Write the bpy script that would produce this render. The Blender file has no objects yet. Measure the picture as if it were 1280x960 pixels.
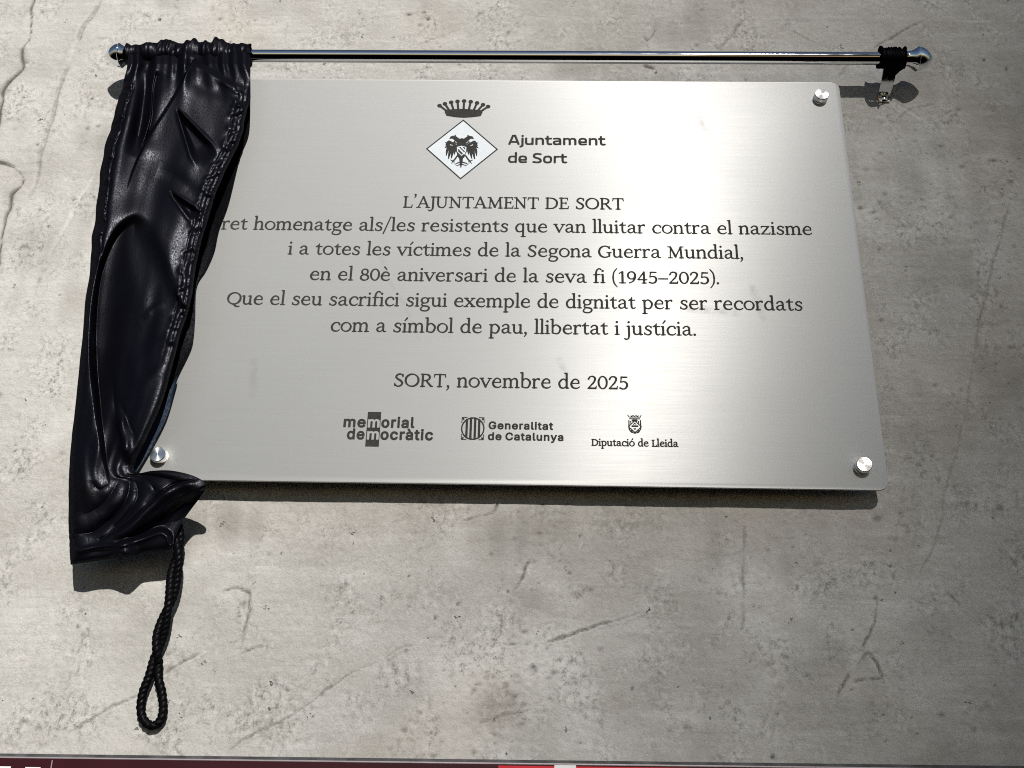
import bpy, bmesh, math, random
import numpy as np
from mathutils import Vector, Matrix

# ------------------------------------------------------------------ camera, sky, sun, exposure
scene = bpy.context.scene
COL = scene.collection
CZ = 2.05            # height of the plaque's centre above the pavement
FACE = 0.0205        # the plaque's front face stands this far off the wall (wall face: y = 0, facing -y)
CAM_P = (22.471, -484.739, 834.457)          # millimetres, plaque axes: right, up, out of the wall
CAM_R = ((0.9996511, 0.0209827, -0.0160430), (-0.0126276, 0.9131367, 0.4074579), (0.0231991, -0.4071131, 0.9130831))
FPX = 1384.65                                 # focal length in photo pixels (1280 wide)

def pw(x, y, z=0.0):
    """plaque millimetres -> world metres"""
    return Vector((x / 1000, -FACE - z / 1000, CZ + y / 1000))

cam_data = bpy.data.cameras.new("camera")
cam_data.sensor_width = 36.0
cam_data.lens = 36.0 * FPX / 1280
cam_data.clip_start = 0.02
cam_data.clip_end = 2000
cam = bpy.data.objects.new("camera", cam_data)
COL.objects.link(cam)
right, up, back = [Vector((r[0], -r[2], r[1])) for r in CAM_R]
m = Matrix((right, up, back)).transposed().to_4x4()
m.translation = pw(*CAM_P)
cam.matrix_world = m
scene.camera = cam

SUN_TO = Vector((0.20, -1.0, 0.50)).normalized()       # direction towards the sun
world = bpy.data.worlds.new("World")
scene.world = world
world.use_nodes = True
wn = world.node_tree
bg = wn.nodes["Background"]
sky = wn.nodes.new("ShaderNodeTexSky")
sky.sky_type = 'NISHITA'
sky.sun_disc = False
sky.sun_elevation = math.asin(SUN_TO.z)
sky.sun_rotation = math.atan2(SUN_TO.x, SUN_TO.y)
sky.altitude = 700
sky.dust_density = 0.4
wn.links.new(sky.outputs[0], bg.inputs[0])
bg.inputs[1].default_value = 0.05

sun_d = bpy.data.lights.new("sun", 'SUN')
sun_d.energy = 5.0
sun_d.angle = math.radians(0.7)
sun_d.color = (1.0, 0.96, 0.895)
sun = bpy.data.objects.new("sun", sun_d)
COL.objects.link(sun)
sun.location = SUN_TO * 30
sun.rotation_euler = SUN_TO.to_track_quat('Z', 'Y').to_euler()

scene.view_settings.view_transform = 'Standard'
scene.view_settings.look = 'None'
scene.view_settings.exposure = 0.1
scene.view_settings.gamma = 1.0
scene.cycles.use_denoising = False
scene.cycles.pixel_filter_type = 'BLACKMAN_HARRIS'
scene.cycles.filter_width = 1.05

def at(u, v, off):
    """point seen at photo pixel (u, v) on the plane standing `off` metres out from the wall"""
    d = right * ((u - 640) / FPX) + up * (-(v - 480) / FPX) - back
    o = cam.matrix_world.translation
    k = (-off - o.y) / d.y
    return o + d * k

# ------------------------------------------------------------------ helpers
rnd = random.Random(7)

def smooth(mesh, on=True):
    mesh.polygons.foreach_set('use_smooth', [on] * len(mesh.polygons))
    mesh.update()

def link(name, mesh, mat, parent=None):
    o = bpy.data.objects.new(name, mesh)
    COL.objects.link(o)
    if mat is not None:
        mesh.materials.append(mat)
    if parent is not None:
        o.parent = parent
        o.matrix_parent_inverse = Matrix.Translation(-parent.location) if parent.type == 'EMPTY' else parent.matrix_world.inverted()
    return o

def from_bm(name, bm, mat, parent=None, sm=False):
    me = bpy.data.meshes.new(name)
    bmesh.ops.recalc_face_normals(bm, faces=bm.faces)
    bm.to_mesh(me)
    bm.free()
    smooth(me, sm)
    return link(name, me, mat, parent)

def thing(name, label, cat, loc):
    o = bpy.data.objects.new(name, None)
    o.empty_display_size = 0.02
    COL.objects.link(o)
    o.location = loc
    tag(o, label, cat)
    return o

def tag(o, label, cat, group=None, kind=None):
    o['label'] = label
    o['category'] = cat
    if group: o['group'] = group
    if kind: o['kind'] = kind
    return o

def sharp(o, deg=35):
    me = o.data
    smooth(me)
    bm = bmesh.new(); bm.from_mesh(me)
    for e in bm.edges:
        if len(e.link_faces) == 2 and e.calc_face_angle(0) > math.radians(deg):
            e.smooth = False
    bm.to_mesh(me); bm.free()

def lathe(bm, origin, axis, profile, n=40, ref=None):
    """revolve (distance along the axis, radius) pairs"""
    a = axis.normalized()
    s = (ref or Vector((0, 0, 1)) if abs(a.z) < .9 else Vector((1, 0, 0)))
    s = (s - a * s.dot(a)).normalized()
    t = a.cross(s)
    rings = []
    for d, r in profile:
        c = origin + a * d
        if r < 1e-6:
            rings.append([bm.verts.new(c)])
        else:
            rings.append([bm.verts.new(c + (s * math.cos(q) + t * math.sin(q)) * r) for q in [2 * math.pi * k / n for k in range(n)]])
    for A, B in zip(rings[:-1], rings[1:]):
        for k in range(n):
            p = [A[k % len(A)], A[(k + 1) % n % len(A)], B[(k + 1) % n % len(B)], B[k % len(B)]]
            q = []
            for v in p:
                if v not in q: q.append(v)
            if len(q) >= 3: bm.faces.new(q)
    for R in (rings[0], rings[-1]):
        if len(R) > 2: bm.faces.new(R)

def box(bm, c, size, rot=None):
    r = bmesh.ops.create_cube(bm, size=1.0)
    M = Matrix.Translation(c) @ (rot.to_4x4() if rot else Matrix.Identity(4)) @ Matrix.Diagonal((*size, 1))
    bmesh.ops.transform(bm, matrix=M, verts=r['verts'])
    return r['verts']

def catmull(pts, n=8):
    P = [np.array(p, float) for p in pts]
    P = [2 * P[0] - P[1]] + P + [2 * P[-1] - P[-2]]
    out = []
    for i in range(1, len(P) - 2):
        a, b, c, d = P[i - 1:i + 3]
        for t in np.linspace(0, 1, n, endpoint=False):
            out.append(.5 * (2 * b + (c - a) * t + (2 * a - 5 * b + 4 * c - d) * t * t + (3 * b - a - 3 * c + d) * t ** 3))
    out.append(P[-2])
    return np.array(out)

def sstep(a, b, x):
    t = np.clip((x - a) / (b - a), 0, 1)
    return t * t * (3 - 2 * t)

def poly_dist(X, Y, pts):
    """distance to a polyline, signed side (+ = right of travel, image axes), and position 0..1 along it"""
    pts = np.array(pts, float)
    seg = np.hypot(*(pts[1:] - pts[:-1]).T)
    cum = np.concatenate([[0], np.cumsum(seg)])
    best = np.full(X.shape, 1e9); side = np.zeros(X.shape); along = np.zeros(X.shape)
    for i in range(len(pts) - 1):
        a, b = pts[i], pts[i + 1]
        dx, dy = b - a
        t = np.clip(((X - a[0]) * dx + (Y - a[1]) * dy) / (dx * dx + dy * dy), 0, 1)
        d = np.hypot(X - a[0] - t * dx, Y - a[1] - t * dy)
        c = dx * (Y - a[1]) - dy * (X - a[0])
        k = d < best
        best = np.where(k, d, best); side = np.where(k, np.sign(c), side); along = np.where(k, (cum[i] + t * seg[i]) / cum[-1], along)
    return best, side, along

def grid_noise(shape, sig, seed):
    """smooth random field, unit deviation; sig = (rows, columns) blur in cells"""
    g = np.random.default_rng(seed).standard_normal(shape)
    fy = np.fft.fftfreq(shape[0])[:, None]; fx = np.fft.rfftfreq(shape[1])[None, :]
    f = np.fft.rfft2(g) * np.exp(-2 * math.pi ** 2 * ((fy * sig[0]) ** 2 + (fx * sig[1]) ** 2))
    g = np.fft.irfft2(f, s=shape)
    return g / g.std()

def grid_mesh(name, P, mat, parent=None, attrs=None, uv=None):
    """P: rows x cols x 3 world points -> one smooth quad sheet"""
    R, C = P.shape[:2]
    me = bpy.data.meshes.new(name)
    me.vertices.add(R * C)
    me.vertices.foreach_set('co', P.reshape(-1).astype(np.float32))
    j, i = np.meshgrid(np.arange(R - 1), np.arange(C - 1), indexing='ij')
    q = np.stack([j * C + i, j * C + i + 1, (j + 1) * C + i + 1, (j + 1) * C + i], -1).reshape(-1, 4)
    n = len(q)
    me.loops.add(n * 4); me.polygons.add(n)
    me.loops.foreach_set('vertex_index', q.reshape(-1).astype(np.int32))
    me.polygons.foreach_set('loop_start', np.arange(0, n * 4, 4, dtype=np.int32))
    me.polygons.foreach_set('loop_total', np.full(n, 4, dtype=np.int32))
    me.update(calc_edges=True)
    for k, v in (attrs or {}).items():
        at_ = me.attributes.new(k, 'FLOAT', 'POINT')
        at_.data.foreach_set('value', v.reshape(-1).astype(np.float32))
    if uv is not None:
        ul = me.uv_layers.new(name='UVMap')
        ul.data.foreach_set('uv', uv.reshape(-1, 2)[q.reshape(-1)].reshape(-1).astype(np.float32))
    smooth(me)
    return link(name, me, mat, parent)

# ------------------------------------------------------------------ materials
class Mat:
    def __init__(s, name):
        s.m = bpy.data.materials.new(name); s.m.use_nodes = True
        s.t = s.m.node_tree; s.b = s.t.nodes['Principled BSDF']
    def n(s, kind, **kw):
        q = s.t.nodes.new('ShaderNode' + kind)
        for k, v in kw.items():
            if k in q.inputs: q.inputs[k].default_value = v
            else: setattr(q, k, v)
        return q
    def l(s, a, b): s.t.links.new(a, b)
    def set(s, **kw):
        for k, v in kw.items(): s.b.inputs[k.replace('_', ' ')].default_value = v
        return s
    def noise(s, scale, detail=4, rough=.55, stretch=None, dist=0):
        tc = s.n('TexCoord'); mp = s.n('Mapping')
        s.l(tc.outputs['Object'], mp.inputs[0])
        if stretch: mp.inputs['Scale'].default_value = stretch
        q = s.n('TexNoise'); q.inputs['Scale'].default_value = scale; q.inputs['Detail'].default_value = detail
        q.inputs['Roughness'].default_value = rough; q.inputs['Distortion'].default_value = dist
        s.l(mp.outputs[0], q.inputs['Vector'])
        return q.outputs['Fac']
    def ramp(s, src, stops):
        r = s.n('ValToRGB'); e = r.color_ramp.elements
        while len(e) < len(stops): e.new(.5)
        for k, (p, c) in enumerate(stops):
            e[k].position = p; e[k].color = (*c, 1) if len(c) == 3 else c
        s.l(src, r.inputs[0]); return r.outputs[0]
    def map(s, src, a, b, c, d):
        r = s.n('MapRange'); 
        for k, v in zip(('From Min', 'From Max', 'To Min', 'To Max'), (a, b, c, d)): r.inputs[k].default_value = v
        s.l(src, r.inputs['Value']); return r.outputs[0]
    def math(s, op, a, b):
        r = s.n('Math', operation=op)
        for k, v in enumerate((a, b)):
            if isinstance(v, (int, float)): r.inputs[k].default_value = v
            else: s.l(v, r.inputs[k])
        return r.outputs[0]
    def mix(s, fac, a, b, mode='MIX'):
        r = s.n('Mix', data_type='RGBA', blend_type=mode)
        for k, v in ((0, fac), (6, a), (7, b)):
            if isinstance(v, (int, float)): r.inputs[k].default_value = v
            elif isinstance(v, tuple): r.inputs[k].default_value = (*v, 1) if len(v) == 3 else v
            else: s.l(v, r.inputs[k])
        return r.outputs[2]
    def bump(s, h, strength, dist=.001):
        r = s.n('Bump'); r.inputs['Strength'].default_value = strength; r.inputs['Distance'].default_value = dist
        s.l(h, r.inputs['Height']); s.l(r.outputs[0], s.b.inputs['Normal']); return r
    def capsule(s, a, b, w):
        tc = s.n('TexCoord'); ba = b - a
        def vm(op, x, y=None):
            r = s.n('VectorMath', operation=op)
            for i_, v_ in enumerate((x, y)):
                if v_ is None: continue
                if isinstance(v_, Vector): r.inputs[i_].default_value = v_
                else: s.l(v_, r.inputs[i_])
            return r
        d = vm('SUBTRACT', tc.outputs['Object'], a).outputs[0]
        tt = s.map(vm('DOT_PRODUCT', d, ba).outputs['Value'], 0, ba.length_squared, 0, 1)
        sc_ = s.n('VectorMath', operation='SCALE'); sc_.inputs[0].default_value = ba; s.l(tt, sc_.inputs['Scale'])
        ln = vm('LENGTH', vm('SUBTRACT', d, sc_.outputs[0]).outputs[0]).outputs['Value']
        return s.map(ln, w * .2, w, 1, 0)
    def attr(s, name):
        return s.n('Attribute', attribute_name=name).outputs['Fac']

# --- weathered concrete
k = Mat('concrete')
big = k.noise(3.2, 5, .6); mid = k.noise(17, 6, .62, (1, 1, 1.25)); fine = k.noise(120, 5, .6); grain = k.noise(650, 3, .6)
hor = k.noise(9, 6, .65, (.8, 1, 16), .6); ver = k.noise(7, 6, .65, (7, 1, 1.1), .8)
c = k.ramp(k.math('ADD', k.math('MULTIPLY', big, .5), k.math('MULTIPLY', mid, .5)),
           [(.36, (.30, .288, .265)), (.47, (.41, .40, .38)), (.56, (.475, .468, .45)), (.66, (.55, .545, .53))])
c = k.mix(k.map(hor, .42, .68, 0, .14), c, (.36, .345, .32))
c = k.mix(k.map(ver, .52, .72, 0, .18), c, (.35, .335, .305))
c = k.mix(k.map(fine, .3, .7, .0, .45), c, k.mix(.5, c, (.33, .315, .285)))
c = k.mix(k.map(grain, .4, .65, 0, .45), c, (.30, .29, .27))
grit = k.noise(210, 9, .78, (1, 1, .85), .3); patch = k.noise(26, 6, .6, (1, 1, .7), .5); lines = k.noise(60, 5, .7, (.16, 1, 7), .3)
sw1 = k.noise(5, 6, .6, (1, 1, 1), 1.2); tc2 = k.n('TexCoord'); mp2 = k.n('Mapping'); mp2.inputs['Rotation'].default_value = (0, math.radians(-38), 0); mp2.inputs['Scale'].default_value = (1, 1, 9); k.l(tc2.outputs['Object'], mp2.inputs[0])
tq = k.n('TexNoise'); tq.inputs['Scale'].default_value = 14; tq.inputs['Detail'].default_value = 7; tq.inputs['Roughness'].default_value = .68; k.l(mp2.outputs[0], tq.inputs['Vector'])
trowel = tq.outputs['Fac']
c = k.mix(k.math('MULTIPLY', k.map(trowel, .50, .68, 0, .55), k.map(sw1, .45, .6, 0, 1)), c, (.29, .283, .262))
c = k.mix(k.math('MULTIPLY', k.map(trowel, .46, .32, 0, .5), k.map(sw1, .55, .42, 0, 1)), c, (.60, .595, .58))
c = k.mix(k.attr('lime'), c, (.60, .595, .575))
c = k.mix(k.math('MULTIPLY', k.map(grit, .51, .60, 0, .85), k.math('MAXIMUM', k.map(patch, .50, .63, .10, 1), k.attr('gritty'))), c, (.17, .165, .15))
c = k.mix(k.math('MULTIPLY', k.map(grit, .48, .40, 0, .45), k.map(patch, .46, .62, .18, 1)), c, (.64, .635, .62))
c = k.mix(k.math('MULTIPLY', k.map(lines, .56, .70, 0, .42), k.map(mid, .4, .6, .2, 1)), c, (.26, .255, .24))
c = k.mix(k.math('MULTIPLY', k.attr('gouge'), k.map(k.noise(380, 6, .7), .34, .56, .25, 1)), c, (.115, .110, .098))
vo = k.n('TexVoronoi'); vo.inputs['Scale'].default_value = 95; vo.inputs['Randomness'].default_value = 1.0
tcv = k.n('TexCoord'); mpv = k.n('Mapping'); mpv.inputs['Scale'].default_value = (1, 1, 1.15); k.l(tcv.outputs['Object'], mpv.inputs[0])
wob = k.n('Mix', data_type='VECTOR'); wob.inputs[0].default_value = .012
k.l(mpv.outputs[0], wob.inputs[4]); nzv = k.n('TexNoise'); nzv.inputs['Scale'].default_value = 240; k.l(mpv.outputs[0], nzv.inputs['Vector']); k.l(nzv.outputs['Color'], wob.inputs[5]); k.l(wob.outputs[1], vo.inputs['Vector'])
sepv = k.n('SeparateColor'); k.l(vo.outputs['Color'], sepv.inputs[0])
size = k.map(sepv.outputs[0], .86, 1.0, -.04, .21)
holes = k.math('MULTIPLY', k.map(k.math('SUBTRACT', size, vo.outputs['Distance']), 0, .05, 0, 1), k.map(patch, .36, .52, 0, 1))
c = k.mix(k.math('MULTIPLY', holes, .75), c, (.075, .070, .060))
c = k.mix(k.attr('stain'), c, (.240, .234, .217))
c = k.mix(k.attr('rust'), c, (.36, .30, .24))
c = k.mix(k.attr('dark'), c, (.06, .055, .048))
k.l(c, k.b.inputs['Base Color'])
k.l(k.map(mid, .3, .7, .75, .95), k.b.inputs['Roughness'])
k.set(Specular_IOR_Level=.25)
k.bump(k.math('ADD', k.math('ADD', k.math('MULTIPLY', fine, 1.0), k.math('MULTIPLY', grit, .9)), k.math('ADD', k.math('MULTIPLY', grain, .35), k.math('MULTIPLY', holes, -1.6))), .85, .0016)
CONCRETE = k.m

# --- brushed steel sheet (grain runs left to right)
SMEARS = ((-117, 15, -110, -12, 3.5), (-110, -12, -92, -40, 2.5), (-92, -40, -78, -72, 2.0), (-82, -62, -52, -70, 2.6), (168, 158, 175, 140, 4), (-215, -95, -212, -125, 5), (150, -40, 190, -44, 5), (40, -90, 46, -104, 4), (205, -20, 212, -48, 5))
def steel(name, col, rough, aniso, broad, share):
    k = Mat(name)
    br = k.noise(40, 3, .6, (.4, 1, 26)); br2 = k.noise(160, 2, .5, (.12, 1, 14)); cl = k.noise(7, 4, .6)
    smear = None
    for (x0, y0, x1, y1, w_) in SMEARS:
        q = k.math('MULTIPLY', k.capsule(pw(x0, y0), pw(x1, y1), w_ / 1000), k.map(k.noise(160, 5, .7), .4, .6, .15, 1))
        smear = q if smear is None else k.math('MAXIMUM', smear, q)
    cc = k.mix(k.map(br, .3, .7, 0, 1), (col[0] * .965, col[1] * .965, col[2] * .96), col)
    cc = k.mix(k.math('MULTIPLY', smear, .22), cc, (.36, .35, .33))
    cc = k.mix(k.map(cl, .35, .7, 0, .10), cc, (.50, .50, .49))
    k.l(cc, k.b.inputs['Base Color'])
    rr = k.math('ADD', k.map(br2, .3, .7, rough - .02, rough + .02), k.map(cl, .3, .7, -.015, .015))
    k.l(k.math('ADD', rr, k.math('MULTIPLY', smear, .06)), k.b.inputs['Roughness'])
    k.set(Metallic=1.0, Anisotropic=aniso)
    tg = k.n('Tangent', direction_type='UV_MAP', uv_map='UVMap')
    k.l(tg.outputs[0], k.b.inputs['Tangent'])
    b2 = k.n('BsdfPrincipled'); b2.inputs['Metallic'].default_value = 1.0; b2.inputs['Roughness'].default_value = broad
    k.l(cc, b2.inputs['Base Color'])
    bp = k.bump(br, .035, .0004); k.l(bp.outputs[0], b2.inputs['Normal'])
    mx = k.n('MixShader'); mx.inputs[0].default_value = share
    k.l(k.b.outputs[0], mx.inputs[1]); k.l(b2.outputs[0], mx.inputs[2])
    k.l(mx.outputs[0], k.t.nodes['Material Output'].inputs['Surface'])
    return k.m
STEEL = steel('brushed_steel', (.575, .58, .58), .54, .87, .78, .62)

k = Mat('machined_steel'); k.set(Base_Color=(.72, .71, .69, 1), Metallic=1.0, Roughness=.24, Anisotropic=.75)
tg = k.n('Tangent', direction_type='RADIAL', axis='Y'); k.l(tg.outputs[0], k.b.inputs['Tangent'])
k.bump(k.noise(900, 2), .08, .0002); CAPMAT = k.m
k = Mat('steel_edge'); k.set(Base_Color=(.6, .6, .58, 1), Metallic=1.0, Roughness=.32); k.bump(k.noise(500, 2, .5, (.1, 1, 4)), .05, .0003); EDGE = k.m
k = Mat('chrome'); k.set(Base_Color=(.78, .79, .80, 1), Metallic=1.0, Roughness=.05)
k.l(k.map(k.noise(60, 4), .35, .75, .035, .10), k.b.inputs['Roughness']); CHROME = k.m
k = Mat('etched_ink'); nz = k.noise(420, 3)
k.l(k.ramp(nz, [(.3, (.028, .027, .026)), (.7, (.046, .045, .043))]), k.b.inputs['Base Color']); k.set(Roughness=.7, Specular_IOR_Level=.08)
k.bump(nz, .25, .0003); INK = k.m
k = Mat('pale_enamel'); nz = k.noise(300, 3)
k.l(k.ramp(nz, [(.3, (.50, .545, .59)), (.7, (.56, .605, .65))]), k.b.inputs['Base Color']); k.set(Roughness=.5); PALE = k.m

# --- black satin
def satin(name, col, rough, gloss):
    """matt black dye under a woven float of shiny threads: no plastic rim reflections"""
    k = Mat(name); k.t.nodes.remove(k.b)
    w1 = k.noise(1000, 2, .6, (1, 1, .55)); w2 = k.noise(420, 3, .6, (1.3, 1, .8)); w3 = k.noise(38, 4, .55); w4 = k.noise(90, 3, .5, (1, 1, .35))
    df = k.n('BsdfDiffuse'); gl = k.n('BsdfGlossy'); gl.inputs['Anisotropy'].default_value = 0
    k.l(k.mix(k.map(w3, .3, .7, 0, 1), tuple(x * .7 for x in col), col), df.inputs['Color'])
    gl.inputs['Color'].default_value = (.84, .87, 1, 1)
    k.l(k.map(w1, .35, .65, rough - .05, rough + .07), gl.inputs['Roughness'])
    mx = k.n('MixShader'); k.l(k.map(w1, .35, .65, gloss * 1.55, gloss * .45), mx.inputs[0])
    k.l(df.outputs[0], mx.inputs[1]); k.l(gl.outputs[0], mx.inputs[2])
    hh = k.math('ADD', k.math('MULTIPLY', w1, .55), k.math('MULTIPLY', w2, .16))
    hh = k.math('ADD', hh, k.math('MULTIPLY', w4, .5))
    bp = k.n('Bump'); bp.inputs['Strength'].default_value = .2; bp.inputs['Distance'].default_value = .001
    k.l(hh, bp.inputs['Height']); k.l(bp.outputs[0], gl.inputs['Normal']); k.l(bp.outputs[0], df.inputs['Normal'])
    k.l(mx.outputs[0], k.t.nodes['Material Output'].inputs['Surface'])
    return k.m
SATIN = satin('black_satin', (.0022, .0022, .0040), .37, .0135)
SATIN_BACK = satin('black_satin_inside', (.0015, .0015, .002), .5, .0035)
SKY_SHEEN = satin('sky_blue_satin', (.005, .015, .032), .5, .010)  # black cloth with the sky's blue sheen put into its colour
ROPE = satin('black_rope', (.0030, .0030, .0034), .42, .007)
k = Mat('satin_chrome'); k.set(Base_Color=(.70, .70, .71, 1), Metallic=1.0); k.l(k.map(k.noise(300, 4), .3, .7, .12, .22), k.b.inputs['Roughness']); DULL = k.m

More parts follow.
